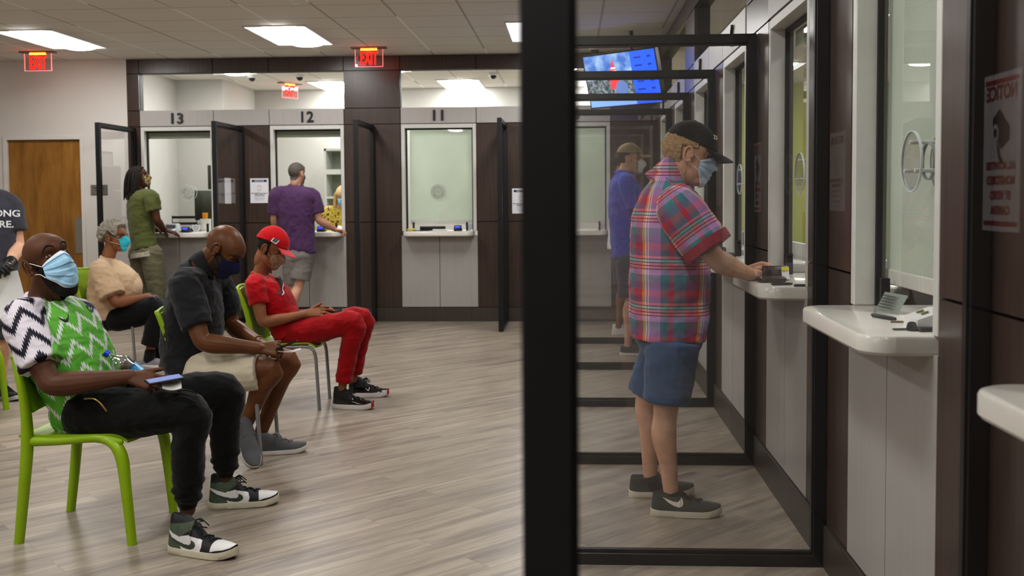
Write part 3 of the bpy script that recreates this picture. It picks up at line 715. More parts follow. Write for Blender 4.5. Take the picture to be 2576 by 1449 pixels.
# ---------------------------------------------------------------- shoes
def lerp1(a, b, t): return a+(b-a)*t
def in_poly(x, z, poly):
    ins = np.zeros(np.shape(x), bool); n = len(poly)
    for i in range(n):
        x1, z1 = poly[i]; x2, z2 = poly[(i+1) % n]
        c = ((z1 > z) != (z2 > z)) & (x < (x2-x1)*(z-z1)/((z2-z1) if abs(z2-z1) > 1e-9 else 1e-9)+x1); ins ^= c
    return ins
SWOOSH = [(-.085,.086),(-.05,.066),(-.012,.052),(.012,.048),(.026,.052),(.031,.064),(.028,.078),(.022,.086),(.026,.074),(.020,.068),(.006,.067),(-.03,.072),(-.06,.080)]
def shoe(root, heel, toe, mats, high=.0, L=.30, classify=None, name='shoe', W=.052, sole=.026, toe_h=.052, ankle=.085, flare=0.0, pitch=0.0, lift=0.0, label=None, lace=None, nx=84, nt=72, solemats=None, solepat=None):
    """shoe from heel to toe; upper, sole and laces"""
    heel = np.asarray(heel, float); toe = np.asarray(toe, float); f = toe-heel; f[2] = 0; f = unit(f); R = frame(f)
    if pitch: R = R @ axrot((0, 1, 0), pitch)
    base = heel.copy(); base[2] = lift
    def X(P): return base+np.asarray(P) @ R.T
    xs = np.linspace(0, 1, nx)
    def halfw(x):  # outline of the sole
        return W*np.where(x < .18, np.sqrt(np.clip(1-((.18-x)/.185)**2, .02, 1))*.78, np.where(x < .7, .78+.22*np.sin((x-.18)/.52*PI/2), np.sqrt(np.clip(1-((x-.7)/.305)**2, .02, 1))))
    spring = lambda x: .018*np.clip((x-.72)/.28, 0, 1)**2
    # sole
    rings = []
    hw = halfw(xs)
    prof = [(.90, 0), (.99, .004), (1.02, sole*.6), (1.0, sole), (.86, sole+.002)]
    sv = MB(); G = np.array([[X((x*L, sd*hw[i]*k, z+spring(x)+(0 if z > .005 else 0))) for sd in (1,) for k, z in prof]+[X((x*L, -hw[i]*k, z+spring(x))) for k, z in reversed(prof)] for i, x in enumerate(xs)])
    if solepat: sv.loft(list(G), 0); sv.M = [solepat(k//(2*len(prof)), k % (2*len(prof)), nx) if k < (nx-1)*2*len(prof) else 0 for k in range(len(sv.F))]
    else: sv.loft(list(G), 0)
    so = obj('sole', sv, solemats or [mats[0]], root)
    # upper: rings along x, each a closed arch from outside edge over the top to the inside edge
    top = np.interp(xs, [0, .03, .10, .28, .40, .52, .68, .82, .93, 1], [ankle*.95+high, ankle+high*1.02, ankle+high, ankle+high*.95-.002, ankle*.98+high*.45, .080, toe_h+.012, toe_h+.004, toe_h-.008, sole+.008])
    U = np.zeros((nx, nt, 3)); loc = np.zeros((nx, nt, 3))
    for i, x in enumerate(xs):
        for j in range(nt):
            h0 = sole-.004; ex = .55 if x < .42 else .75; pw = .62 if x < .42 else .8
            g = j/(nt-1); sd = 1 if g <= .5 else -1; g = g*2 if g <= .5 else 2-g*2
            a = math.asin(min(1, (g/.8*.93)**(1/pw))) if g < .8 else lerp1(math.asin(.93**(1/pw)), PI/2, (g-.8)/.2)
            if sd < 0: a = PI-a
            c = math.cos(a); q = math.sin(a)
            yy = math.copysign(abs(c)**ex, c)*hw[i]*(.97-.10*q-.16*q*(x < .4)); zz = h0+(top[i]-h0)*abs(q)**pw
            xx = x*L+(.012*(zz/.12) if x < .12 else 0)
            p = V3(min(max(xx, .004), L-.004), yy, zz+spring(x)); loc[i, j] = p; U[i, j] = X(p)
    up = MB(); ctr = (loc[:-1, :-1]+loc[1:, 1:])/2
    cls = classify(ctr[..., 0]/L, ctr[..., 1], ctr[..., 2]) if classify else np.zeros(ctr.shape[:2], int)
    up.grid(U, lambda i, j: int(cls[i, j])); up.add(U[0], [tuple(range(nt))], int(cls[0, nt//2]))
    o = obj(name, up, mats[1:] if not isinstance(mats[1], list) else mats[1], root, smooth=50, label=label); so.parent = o; so.location = (0,0,0)
    if lace is not None:
        lm = MB()
        for k in range(6):
            x = .40+.055*k; zt = np.interp(x, xs, top)+spring(x)+.004; w2 = .024-.001*k; dx = .018*(1 if k % 2 else -1)
            lm.tube([X((x*L-dx, -w2, zt-.006)), X((x*L, 0, zt+.002)), X((x*L+dx, w2, zt-.006))], .0032, 6, sub=3)
        zt = np.interp(.38, xs, top)+.006
        for sd in (-1, 1):
            lm.tube([X((.40*L, 0, zt)), X((.44*L, sd*.014, zt+.003)), X((.475*L, sd*.022, zt-.008)), X((.45*L, sd*.008, zt-.006))], .0026, 6, sub=4)
            lm.tube([X((.40*L, 0, zt)), X((.47*L, sd*.018, zt-.004)), X((.54*L, sd*.026, zt-.026))], .0024, 6, sub=4)
        l = obj('laces', lm, lace, o); 
    return o
# ---------------------------------------------------------------- garments
def set_pat(o, fn):
    me = o.data; n = len(me.vertices); v = np.empty(n*3); me.vertices.foreach_get('co', v); v = v.reshape(-1, 3)
    W = np.array(WM[o.parent.name] if o.parent else WM[o.name]); wv = v @ W[:3, :3].T+W[:3, 3]
    a = me.attributes.new('pat', 'FLOAT_VECTOR', 'POINT'); a.data.foreach_set('vector', np.ascontiguousarray(fn(wv), float).ravel())
def seg_coords(V, A, B):
    """distance along A-B, angle around it and radius"""
    ax = unit(B-A); rel = V-A; t = rel @ ax; per = rel-t[:, None]*ax; return t, per
def person(label, base, skin, mb, cat='person', group=None):
    o = obj('person', mb, skin, None, True, origin=base); return tag(o, label, cat, group)
# ================================================================== PEOPLE: FIGURES
def lerp(a, b, t): return np.asarray(a, float)*(1-t)+np.asarray(b, float)*t
def build_body(J, skin, label, group=None, vox=.007, armvox=.0036, fat=1.0, arm=1.0, leg=1.0, hr=None, hl=None, headkw=None, base=None, skinlegs=True, hsc=1.0, shave=None):
    """one continuous figure; J holds joints in room coordinates"""
    tb = MB(); sp = [(c, w*.93, f*.93, b*.93) for c, w, f, b in J['spine']]
    torso(tb, sp, J['lat'])
    h = J['head']; nb = np.asarray(J['neck']); hb = h.w((-.022, 0, -.035)); nr = J.get('nr', .058)
    limb(tb, [nb-(hb-nb)*.45, nb, lerp(nb, hb, .5), hb], [nr*1.1, nr*1.06, nr, nr*.97])
    for s in 'rl':
        sh, el, wr = (np.asarray(J[k+s]) for k in ('sh_', 'el_', 'wr_'))
        limb(tb, [lerp(sh, nb, .45), sh, lerp(sh, el, .35)], [.05*arm, .056*arm, .050*arm])
        hp, kn, an = (np.asarray(J[k+s]) for k in ('hip_', 'kn_', 'an_'))
        back = unit(np.cross(np.cross(kn-hp, an-kn), an-kn)); back = -back if np.dot(back, hp-kn) < 0 else back
        if abs(np.dot(unit(kn-hp), unit(an-kn))) > .985: back = -np.asarray(J.get('fwd', (1,0,0)), float)
        limb(tb, [hp, lerp(hp, kn, .45), kn, lerp(kn, an, .28)+back*.014, lerp(kn, an, .62)+back*.004, an, an+(an-kn)*.06], [.088*leg, .080*leg, .056*leg, .058*leg, .043*leg, .035*leg, .036*leg])
    body = organic(tb, vox, 5)
    for s, hs in (('r', hr), ('l', hl)):
        ab = MB(); sh, el, wr = (np.asarray(J[k+s]) for k in ('sh_', 'el_', 'wr_'))
        wd = unit(wr-el); ud = unit(el-sh)
        limb(ab, [lerp(sh, el, .12), lerp(sh, el, .5), el-ud*.05, el+(wd-ud)*.008, el+wd*.05, lerp(el, wr, .4), lerp(el, wr, .7), wr, wr+wd*.012], [.052*arm, .051*arm, .0435*arm, .0415*arm, .0455*arm, .0425*arm, .034*arm, .0285*arm, .027*arm], sub=5)
        if hs: hand(ab, wr, side=(1 if s == 'r' else -1), sc=hsc, **hs)
        body.merge(organic(ab, armvox, 3, .45))
    h.mesh(body, **(headkw or {}))
    b = base if base is not None else (*lerp(J['an_r'], J['an_l'], .5)[:2], 0)
    return person(label, b, skin, body, group=group)
def garment(root, name, mb, m, vox=.007, smooth=5, openings=(), wr=0, wscale=(10,10,22), seed=1, pat=None, label=None, R=None, mats=None, wmask=None):
    g = organic(mb, vox, smooth)
    if wr: wrinkle(g, wr, wscale, seed, R, mask=wmask); wrinkle(g, wr*.5, tuple(x*2.3 for x in wscale), seed+3, R, mask=wmask)
    if openings: cut_open(g, openings)
    o = obj(name, g, mats or m, root, smooth=60, label=label)
    if pat: set_pat(o, pat)
    return o
def shirt(J, frac=.62, rs=(.082, .078, .074), ext=.0, inf=1.06, tr=None, shoulder=.078, neckr=.072, droop=.5, neckh=.06):
    """closed volumes of a short-sleeved top and the openings at neck, sleeves and hem"""
    mb = MB(); sp = [(np.asarray(c), w*inf, f*inf, b*inf) for c, w, f, b in J['spine']]
    torso(mb, sp, J['lat']); nb = np.asarray(J['neck']); op = []
    for s in 'rl':
        sh, el = np.asarray(J['sh_'+s]), np.asarray(J['el_'+s]); end = lerp(sh, el, frac)
        mb.tube([lerp(nb, sh, .35)-V3(0,0,.03), lerp(nb, sh, .75), sh, lerp(sh, end, .5), end], [shoulder*.9, shoulder, rs[0], rs[1], rs[2]], 16, cap='flat', sub=4)
        op.append((end+unit(el-sh)*rs[2]*.85, el-sh, rs[2]*1.15, .45, .05))
    h = J['head']; hb = h.w((-.022, 0, -.035)); mb.tube([lerp(nb, hb, -.5), lerp(nb, hb, -.12), lerp(nb, hb, neckh)], [neckr*1.35, neckr*1.12, neckr], 18, cap='flat', sub=4)
    op.append((lerp(nb, hb, .12)+unit(hb-nb)*neckr*.8, hb-nb, neckr*1.1, .5, .05))
    return mb, op
def trousers(J, frac=1.0, rad=(.105, .098, .078, .072, .062, .058), hipw=.17, hipf=.115, hipb=.13, top=.12, flat=1.0, hipk=.97):
    mb = MB(); op = []; lat = np.asarray(J['lat'](0) if callable(J['lat']) else J['lat'], float); pel = np.asarray(J['pel']); c0 = np.asarray(J['spine'][0][0]); c1 = np.asarray(J['spine'][1][0])
    up = unit(c1-c0)
    torso(mb, [(pel-up*.09, hipw*.72, hipf*.75, hipb*.75), (pel-up*.03, hipw, hipf, hipb), (pel+up*top*.6, hipw*.96, hipf*.95, hipb*.9), (pel+up*top, hipw*.92, hipf*.9, hipb*.85)], lat)
    for s in 'rl':
        hp, kn, an = (np.asarray(J[k+s]) for k in ('hip_', 'kn_', 'an_'))
        full = [hp, lerp(hp, kn, .5), kn, lerp(kn, an, .35), lerp(kn, an, .7), lerp(kn, an, .955)]
        if frac >= 1: P, R = full, rad
        elif frac > .5:   # shorts ending below the knee
            e = lerp(kn, an, (frac-.5)*2); P = [hp, lerp(hp, kn, .5), kn, e]; R = [rad[0], rad[1], rad[2], rad[3]]
        else:
            e = lerp(hp, kn, frac*2); P = [hp, lerp(hp, e, .5), e]; R = [rad[0], rad[1], rad[2]]
        mb.ell(hp, (rad[0]*hipk,)*3); mb.tube(P, R, 18, 0, lat, flat, 'flat', 4)
        d = unit(np.asarray(P[-1])-np.asarray(P[-2])); op.append((np.asarray(P[-1])+d*R[-1]*.85, d, R[-1]*1.2, .45, .06))
    return mb, op
# ---- skins
def skin_mat(name, col, rough=.56, blot=.14):
    if name in MATS: return MATS[name]
    m = bpy.data.materials.new(name); t = NT(m); v = t.coord('Object'); n = t.noise(v, 14, 4); f = t.noise(v, 160, 2)
    d = tuple(x*(1-blot) for x in col[:3])+(1,); l = tuple(min(1, x*(1+blot)) for x in col[:3])+(1,)
    t.base(t.ramp(n, [(.3, d), (.7, l)])); b = t.bsdf; b.inputs['Roughness'].default_value = rough; b.inputs['Specular IOR Level'].default_value = .3
    b.inputs['Subsurface Weight'].default_value = .12; b.inputs['Subsurface Radius'].default_value = (.010, .004, .002); b.inputs['Subsurface Scale'].default_value = 1
    t.bump(f, .1, .0015); MATS[name] = m; return m
EYEW = mat('eye_white', srgb(190,178,168), .25); IRIS = mat('dark_iris', srgb(30,18,12), .12)
SK_DARK = skin_mat('deep_brown_skin', srgb(92,60,42)); SK_BROWN = skin_mat('brown_skin', srgb(108,70,44), .42); SK_MID = skin_mat('warm_brown_skin', srgb(140,94,66)); SK_FAIR = skin_mat('fair_skin', srgb(212,166,140)); SK_TAN = skin_mat('ruddy_fair_skin', srgb(208,164,138))
MASKB = mat('light_blue_mask', srgb(158,200,226), .8, var=.05, vscale=60, bump=.1, bscale=200); MASKW = mat('white_mask_edge', srgb(226,232,236), .8); STRAP = mat('white_elastic', srgb(230,228,224), .7)
def cloth(name, col, var=.1, vscale=6, bump=.15, bscale=420, rough=.85, sheen=.15): return mat(name, col, rough, var=var, vscale=vscale, bump=bump, bscale=bscale, spec=.25, sheen=sheen)

def brows(h, root, m, thick=1.0):
    eb = MB()
    for sd in (-1, 1):
        pts = [h.surf(h.dirs(np.array(sd*a), np.array(e)))+V3(.002, 0, 0) for a, e in ((.15, .36), (.34, .43), (.52, .42), (.70, .32))]
        eb.tube(h.w(np.array(pts)), [.002*thick, .0038*thick, .0034*thick, .0015*thick], 8, sub=3)
    obj('eyebrows', eb, m, root)
# ================================================================== MAN IN THE GREEN JERSEY (nearest seat)
def zig_nodes(t, s, period_u, period_v, amp, width, feather, fp, shift=0.0):
    """jagged chevron bands: returns a 0/1 mask; s = (u along the band, v across)"""
    u, v = s
    tri = t.math('ABSOLUTE', t.math('SUBTRACT', t.math('FRACT', t.math('DIVIDE', u, period_u)), .5))
    fe = t.math('ABSOLUTE', t.math('SUBTRACT', t.math('FRACT', t.math('DIVIDE', u, fp)), .5))
    vv = t.math('ADD', t.math('MULTIPLY_ADD', tri, amp*2, v), t.math('MULTIPLY', fe, feather*2))
    fr = t.math('FRACT', t.math('DIVIDE', vv, period_v)); return t.math('LESS_THAN', fr, width)
def jersey_mat():
    m = bpy.data.materials.new('jersey_cloth'); t = NT(m); p = t.sep(t.attr('pat'))
    # body: white feathered zigzags on green; sleeves: black zigzags on white
    gcol = t.mix(t.noise(t.coord('Object'), 10, 2), srgb(80,150,50), srgb(116,190,74))
    mw = zig_nodes(t, (p[0], p[1]), .096, .105, .078, .24, .022, .0095)
    body = t.mix(mw, gcol, srgb(214,218,216))
    mk = zig_nodes(t, (p[0], p[1]), .118, .108, .076, .36, .018, .0085)
    slv = t.mix(mk, srgb(214,208,216), srgb(30,26,44))
    t.base(t.mix(p[2], body, slv)); t.bsdf.inputs['Roughness'].default_value = .6; t.bsdf.inputs['Specular IOR Level'].default_value = .3
    t.bump(t.noise(t.coord('Object'), 600, 1), .1, .001); return m
def jersey_man():
    J = {}; yaw = -.42; lat = V3(-math.sin(yaw), math.cos(yaw), 0); fw = V3(math.cos(yaw), math.sin(yaw), 0)
    lat0 = unit(V3(.16, 1, 0)); J['lat'] = lambda t: unit(lerp(lat0, lat, min(1, t*1.6)))
    J['fwd'] = fw
    pel = at(238, 1028, 4.36); J['pel'] = pel
    J['neck'] = at(112, 752, 4.35)
    J['spine'] = [(at(236, 1040, 4.36), .165, .115, .125), (at(208, 968, 4.36), .170, .130, .12), (at(166, 880, 4.35), .178, .135, .125), (at(132, 806, 4.35), .185, .115, .12), (at(116, 768, 4.35), .12, .075, .08)]
    J['sh_r'] = at(58, 806, 4.165); J['el_r'] = at(126, 970, 4.07); J['wr_r'] = at(322, 948, 4.17)
    J['sh_l'] = at(190, 800, 4.52); J['el_l'] = at(262, 945, 4.62); J['wr_l'] = at(348, 938, 4.47)
    J['hip_r'] = at(222, 1040, 4.25); J['kn_r'] = at(476, 1036, 4.19); J['an_r'] = at(472, 1268, 4.215)
    J['hip_l'] = at(300, 1018, 4.45); J['kn_l'] = at(565, 985, 4.60); J['an_l'] = at(567, 1190, 4.66)
    J['nr'] = .066
    J['head'] = h = Head(at(125, 659, 4.31), V3(.77, -.55, .32), V3(-.36, -.04, 1), sc=1.09, wide=1.03)
    root = build_body(J, [SK_DARK, EYEW, IRIS], 'bald bearded man in a green zigzag jersey seated looking up', vox=.007, arm=1.1, leg=.95, hsc=1.06,
        hr=dict(f=V3(.93, .10, -.22), nrm=V3(-.12, -.62, .75), curls=[(12,16,10),(20,22,16),(34,30,20),(46,34,24)], spread=.14, thumb=(.85, .55, -.12), tbend=12),
        hl=dict(f=V3(.35, -.82, -.2), nrm=V3(.5, .3, .8), curl=(34,40,30), thumb=(.7,.6,.3)), headkw=dict(gaze=unit(V3(.90, -.38, .2)), lid=.26))
    # beard and brows
    BEARD = mat('black_beard', srgb(17,13,12), .8, var=.4, vscale=250, bump=.9, bscale=260)
    bd = h.patch(lambda A, E, P: (P[..., 2] < -.008-.0*P[..., 0]) & (np.abs(A) < 1.62) & (P[..., 2] < .03-.62*np.clip(P[..., 0], 0, .2)) & (E > -1.28), lambda A, E, P: np.where(E < -.92-.0*A, .004+.036*np.clip((-.92-E)/.3, 0, 1)*np.clip(1.7-np.abs(A), 0, 1), .0025), rough=.004, rs=110, nu=110, nv=90)
    obj('beard', bd, BEARD, root, label='full black beard')
    eb = MB()
    for sd in (-1, 1):
        pts = [h.surf(h.dirs(np.array(sd*a), np.array(e)))+V3(.002, 0, 0) for a, e in ((.17, .40), (.34, .50), (.52, .47), (.68, .33))]
        eb.tube(h.w(np.array(pts)), [.002, .0036, .0032, .0014], 8, sub=3)
    obj('eyebrows', eb, BEARD, root)
    fr = MB()   # raised forehead creases
    for e in (.62, .70, .79):
        fr.tube(h.w(np.array([h.surf(h.dirs(np.array(a), np.array(e-.22*abs(a)**1.5)))-V3(.0005, 0, 0) for a in np.linspace(-.6, .6, 9)])), [.0003]+[.0014]*7+[.0003], 6)
    obj('forehead_creases', fr, SK_DARK, root)
    add_mask(h, root, 'surgical', [MASKB, MASKW], STRAP, .0018, label='light blue pleated face mask', low=.011)
    # jersey
    mb, op = shirt(J, .70, (.083, .087, .088), inf=1.07, neckr=.078); mb.ell(at(205, 1030, 4.36), (.115, .175, .125))
    nb = J['neck']; sp = J['spine']; axis0 = sp[0][0]; axis1 = sp[3][0]; ax = unit(axis1-axis0)
    def pat(V):
        out = np.zeros((len(V), 3)); t = (V-axis0) @ ax; lt = lat; fwv = np.cross(lt, ax)
        rel = V-axis0-t[:, None]*ax; ang = np.arctan2(rel @ lt, rel @ fwv); out[:, 0] = ang*.15+.02; out[:, 1] = t+.0
        best = np.full(len(V), False)
        for s in 'rl':
            sh, el = np.asarray(J['sh_'+s]), np.asarray(J['el_'+s]); a2 = unit(el-sh)
            shr = lerp(sh, nb, .0)
            tt, per = seg_coords(V, shr, el); d = np.linalg.norm(per, axis=1)
            inner = unit(lerp(nb, sh, .0)-sh)
            # raglan line from collar to armpit
            side = (V-sh) @ unit(sh-nb); pn = lerp(nb, sh, .22)
            arm_side = -lt if s == 'r' else lt
            n2 = unit(arm_side*1.0+ax*.42-fwv*.30); dist = (V-(lerp(nb, sh, .42)-ax*.02+fwv*.03)) @ n2
            m = dist > 0
            e1 = unit(np.cross(a2, lt)); e2 = np.cross(a2, e1); an = np.arctan2(per @ e2, per @ e1)
            out[m, 0] = an[m]*.085+.01; out[m, 1] = -tt[m]; out[m, 2] = 1; best |= m
        return out
    jm = jersey_mat()
    jer = garment(root, 'jersey', mb, jm, .0056, 6, op, .006, (9, 9, 16), 3, pat, 'green football jersey with zigzags and black and white sleeves')
    # chest tick and crest, sleeve trim
    chest = lambda a, t: None
    dg = bpy.context.evaluated_depsgraph_get()
    from mathutils.bvhtree import BVHTree
    me = jer.data; W = np.array(WM[root.name]); bvh = BVHTree.FromPolygons([tuple(np.array(v.co)+W[:3, 3]) for v in me.vertices], [tuple(p.vertices) for p in me.polygons])
    def stick(poly, c, R, off=.0015, mi=0):
        """lay a flat shape on the cloth: shape in the plane (R columns: right, up, out) cast inwards"""
        out = MB(); pts = []
        for x, y in poly:
            o_ = np.asarray(c)+R[:, 0]*x+R[:, 1]*y+R[:, 2]*.15; hit = bvh.ray_cast(Vector(o_), Vector(-R[:, 2]))
            pts.append(np.array(hit[0])+R[:, 2]*off if hit[0] else np.asarray(c)+R[:, 0]*x+R[:, 1]*y)
        return pts
    R = np.stack([unit(V3(.55, .83, .0)), unit(V3(-.35, .0, .93)), unit(np.cross(unit(V3(.55, .83, 0)), unit(V3(-.35, 0, .93))))], 1)
    tick = [(-.032,.012),(-.020,.002),(-.010,-.004),(.0,-.004),(.010,.004),(.022,.020),(.034,.040),(.020,.012),(.008,-.010),(-.002,-.018),(-.012,-.017),(-.022,-.008)]
    pts = stick(tick, at(176, 796, 4.24), R); tk = MB(); n = len(pts)
    tk.add(pts, [(i, i+1, n-2-i, n-1-i) for i in range(n//2-1)]); obj('chest_tick', tk, mat('black_print', srgb(22,22,26), .6), jer, False, label='black tick mark')
    cr = [( .017*math.cos(a), .021*math.sin(a)) for a in np.linspace(0, 2*PI, 16, endpoint=False)]
    pts = stick(cr, at(219, 779, 4.42), R, .002); obj('crest', MB().add(pts, [tuple(range(16))]), mat('crest_print', srgb(38,50,72), .6), jer, False, label='dark oval crest')
    # joggers
    mb, op = trousers(J, 1.0, (.112, .104, .084, .070, .064, .046), hipw=.175, hipf=.12, hipb=.13, top=.06)
    for s in 'rl':
        kn, an = J['kn_'+s], J['an_'+s]
        for k, (q, r) in enumerate(((.74, .066), (.84, .064), (.92, .058))): mb.ell(lerp(kn, an, q)+V3(.004*(-1)**k, 0, 0), (r, r, .022))
        mb.tube([lerp(kn, an, .90), lerp(kn, an, 1.04)], [.046, .036], 16, cap='flat')
    BLACKT = cloth('black_jogger_cloth', srgb(9,9,10), .15)
    tr = garment(root, 'joggers', mb, BLACKT, .0066, 4, (), (.005), (8, 8, 15), 5, label='black jogger trousers gathered at the ankle')
    zp = MB(); zp.tube([at(212, 1003, 4.135), at(236, 1003, 4.125), at(252, 1014, 4.12), at(268, 1034, 4.12)], .0035, 8, sub=4); obj('pocket_zip', zp, mat('brass', srgb(190,160,96), .3, metal=1), tr, label='brass pocket zip')
    rip = MB()
    for k, (a, b2, c2) in enumerate((((418,1000),(452,988),(486,1000)), ((424,1012),(458,998),(492,1012)), ((446,984),(470,982),(496,992)))):
        rip.tube([at(*a, 4.125), at(*b2, 4.12), at(*c2, 4.12)], [.002, .004, .002], 6, sub=4)
    obj('knee_seams', rip, BLACKT, tr)
    # high-top shoes
    UW = mat('white_leather', srgb(214,212,210), .45, var=.03, vscale=30, bump=.05); UG = mat('sage_suede', srgb(76,88,72), .8, var=.15, vscale=60); UB = mat('black_nubuck', srgb(26,25,27), .65, var=.2, vscale=60)
    SOLE = mat('cream_rubber', srgb(206,200,180), .6, var=.04, vscale=30); OUT = mat('grey_green_outsole', srgb(70,74,68), .7); SWG = mat('dark_sage', srgb(64,70,62), .6)
    heelp = [(-.02,.0),(.084,.0),(.084,.030),(.071,.052),(.045,.065),(.012,.088),(-.02,.094)]
    quarter = [(-.02,.09),(.012,.098),(.074,.080),(.115,.088),(.170,.070),(.175,.05),(.162,.0),(.05,.0)]
    collar = [(-.02,.098),(.012,.098),(.074,.077),(.124,.110),(.122,.137),(.012,.120),(-.02,.120)]
    tbox = [(.212,.1),(.214,.034),(.236,.040),(.262,.043),(.286,.050),(.30,.06),(.30,.1)]
    tick = [(.004,.094),(.036,.073),(.066,.060),(.094,.053),(.118,.050),(.127,.056),(.129,.070),(.143,.063),(.149,.051),(.143,.040),(.125,.033),(.094,.037),(.06,.049),(.03,.066),(.002,.086)]
    def cls(x, y, z):
        X = x*.30; c = np.full(x.shape, 2); c[in_poly(X, z, quarter)] = 0; c[in_poly(X, z, heelp)] = 1; c[in_poly(X, z, collar)] = 1; c[in_poly(X, z, tbox)] = 0; c[in_poly(X, z, tick)] = 3
        return c
    kw = dict(mats=[SOLE, UW, UG, UB, SWG], high=.055, L=.318, classify=cls, W=.054, sole=.030, toe_h=.056, ankle=.105, lace=UB, name='high_top_shoe', solemats=[SOLE, OUT], solepat=lambda i, k, n: 1 if (k in (0, 9, 19) or (i > .8*n and k in (0,1,18,17))) else 0, nx=240, nt=150)
    a, b2 = at(434, 1384, 4.10), at(592, 1396, 4.045); a[2] = b2[2] = 0
    kw['label'] = 'green, black and white high-top shoe'
    A = V3(-1.625, 4.07, 0); shoe(root, A, A+V3(.315, -.09, 0), **kw)
    A = V3(-1.668, 4.645, 0); shoe(root, A, A+V3(.30, .09, 0), **kw)
    return J
JM = jersey_man()
# ================================================================== SEATED PEOPLE FURTHER BACK
def plain_shoe(root, heel, fwd, L, up, sole, name='shoe', label=None, stripe=None, **kw):
    cls = stripe or (lambda x, y, z: np.zeros(x.shape, int))
    return shoe(root, heel, np.asarray(heel)+np.asarray(fwd), [sole]+up, L=L, classify=cls, name=name, label=label, nx=60, nt=50, **kw)
def polo_man():
    J = {}; lat = unit(V3(-.30, 1, 0)); J['lat'] = lat; J['fwd'] = V3(.95, .3, 0)
    J['pel'] = at(486, 915, 5.56); J['neck'] = at(506, 676, 5.53)
    J['spine'] = [(at(480, 920, 5.56), .19, .14, .15), (at(478, 862, 5.56), .19, .155, .145), (at(484, 790, 5.55), .20, .155, .14), (at(492, 718, 5.54), .20, .12, .125), (at(502, 686, 5.53), .12, .075, .085)]
    J['sh_r'] = at(466, 722, 5.33); J['el_r'] = at(508, 862, 5.26); J['wr_r'] = at(648, 876, 5.36)
    J['sh_l'] = at(545, 712, 5.75); J['el_l'] = at(585, 822, 5.78); J['wr_l'] = at(652, 862, 5.58)
    J['hip_r'] = at(515, 938, 5.42); J['kn_r'] = at(686, 928, 5.42); J['an_r'] = at(616, 1072, 5.48)
    J['hip_l'] = at(520, 925, 5.70); J['kn_l'] = at(730, 905, 5.74); J['an_l'] = at(656, 1088, 5.70)
    J['nr'] = .064
    J['head'] = h = Head(at(562, 630, 5.50), V3(.74, -.06, -.66), V3(.6, 0, .8), sc=1.09, wide=1.03)
    root = build_body(J, [SK_BROWN, EYEW, IRIS], 'bald man in a charcoal polo shirt looking down at his phone', vox=.007, arm=1.12, leg=1.06, hsc=1.04,
        hr=dict(f=V3(.86, .28, -.10), nrm=V3(.05, -.75, .6), curl=(38, 42, 26), thumb=(.85, .4, .1)), hl=dict(f=V3(.80, -.45, -.12), nrm=V3(.1, .35, .9), curl=(36, 40, 25), thumb=(.8, .5, .3)), headkw=dict(gaze=unit(V3(.8, 0, -.6)), lid=-.55))
    NAVY = cloth('navy_mask_cloth', srgb(28,30,66), .15)
    add_mask(h, root, 'cloth', NAVY, mat('black_elastic', srgb(20,20,22), .7), .0014, label='navy blue cloth mask')
    st = h.patch(lambda A, E, P: (P[..., 2] < -.005) & (np.abs(A) < 1.6) & (P[..., 2] < .02-.5*np.clip(P[..., 0], 0, .2)) & (E > -1.2), .002, rough=.001)
    obj('beard', st, mat('short_stubble', srgb(52,34,24), .8, var=.3, vscale=200), root, label='short dark stubble')
    brows(h, root, MATS['short_stubble'], 1.1)
    CH = cloth('charcoal_polo_cloth', srgb(38,39,43), .14)
    mb, op = shirt(J, .72, (.088, .086, .080), inf=1.07, neckr=.08)
    mb.ell(at(488, 915, 5.55), (.15, .20, .13))
    po = garment(root, 'polo_shirt', mb, CH, .0066, 5, op, .010, (7, 7, 12), 2, label='charcoal grey polo shirt')
    # collar: raised band round the neck
    nb = J['neck']; hb = h.w((-.022, 0, -.035)); ax = unit(hb-nb); e1 = lat; e2 = np.cross(e1, ax); cm = MB(); P = []
    for k in range(25):
        a = 2*PI*k/24; o = nb+ax*.012+(e1*math.cos(a)*.080+e2*math.sin(a)*.083); top = nb+ax*(.062-.03*math.sin(a))+(e1*math.cos(a)*.070+e2*math.sin(a)*.073); low = nb+ax*(.012-.03*math.sin(a)*0)+(e1*math.cos(a)*.094+e2*math.sin(a)*.10)-ax*.008
        P.append([top-(e1*math.cos(a)+e2*math.sin(a))*.004, top, (top+low)/2+(e1*math.cos(a)+e2*math.sin(a))*.006, low])
    cm.grid(np.array(P)); obj('collar', cm, CH, po)
    KH = cloth('khaki_short_cloth', srgb(206,196,174), .06)
    mb, op = trousers(J, .40, (.118, .112, .108), hipw=.19, hipf=.13, hipb=.14, top=.05)
    garment(root, 'shorts', mb, KH, .0066, 4, op, .006, (7, 7, 12), 4, label='khaki shorts')
    GREY_K = cloth('grey_knit_shoe', srgb(92,92,95), .2); WS = mat('white_shoe_sole', srgb(216,212,206), .6)
    plain_shoe(root, V3(-1.765, 5.63, 0), V3(.27, .10, 0), .30, [GREY_K], WS, ankle=.092, high=.03, lace=mat('grey_lace', srgb(130,130,132), .8), label='grey running shoe')
    plain_shoe(root, at(607, 1078, 5.50), V3(.12, -.16, 0), .29, [GREY_K], WS, ankle=.085, high=.01, pitch=.9, lift=.215, label='grey running shoe with its heel raised')
    br = MB(); w = J['wr_l']; d = unit(J['wr_l']-J['el_l']); a = unit(np.cross(d, (0,0,1))); b2 = np.cross(d, a)
    br.tube([w-d*.012+(a*math.cos(t)+b2*math.sin(t))*.034 for t in np.linspace(0, 2*PI, 20)], .005, 8); obj('bracelet', br, mat('brown_leather_band', srgb(104,76,58), .5), root, label='brown wrist band')
    return J
JP = polo_man()
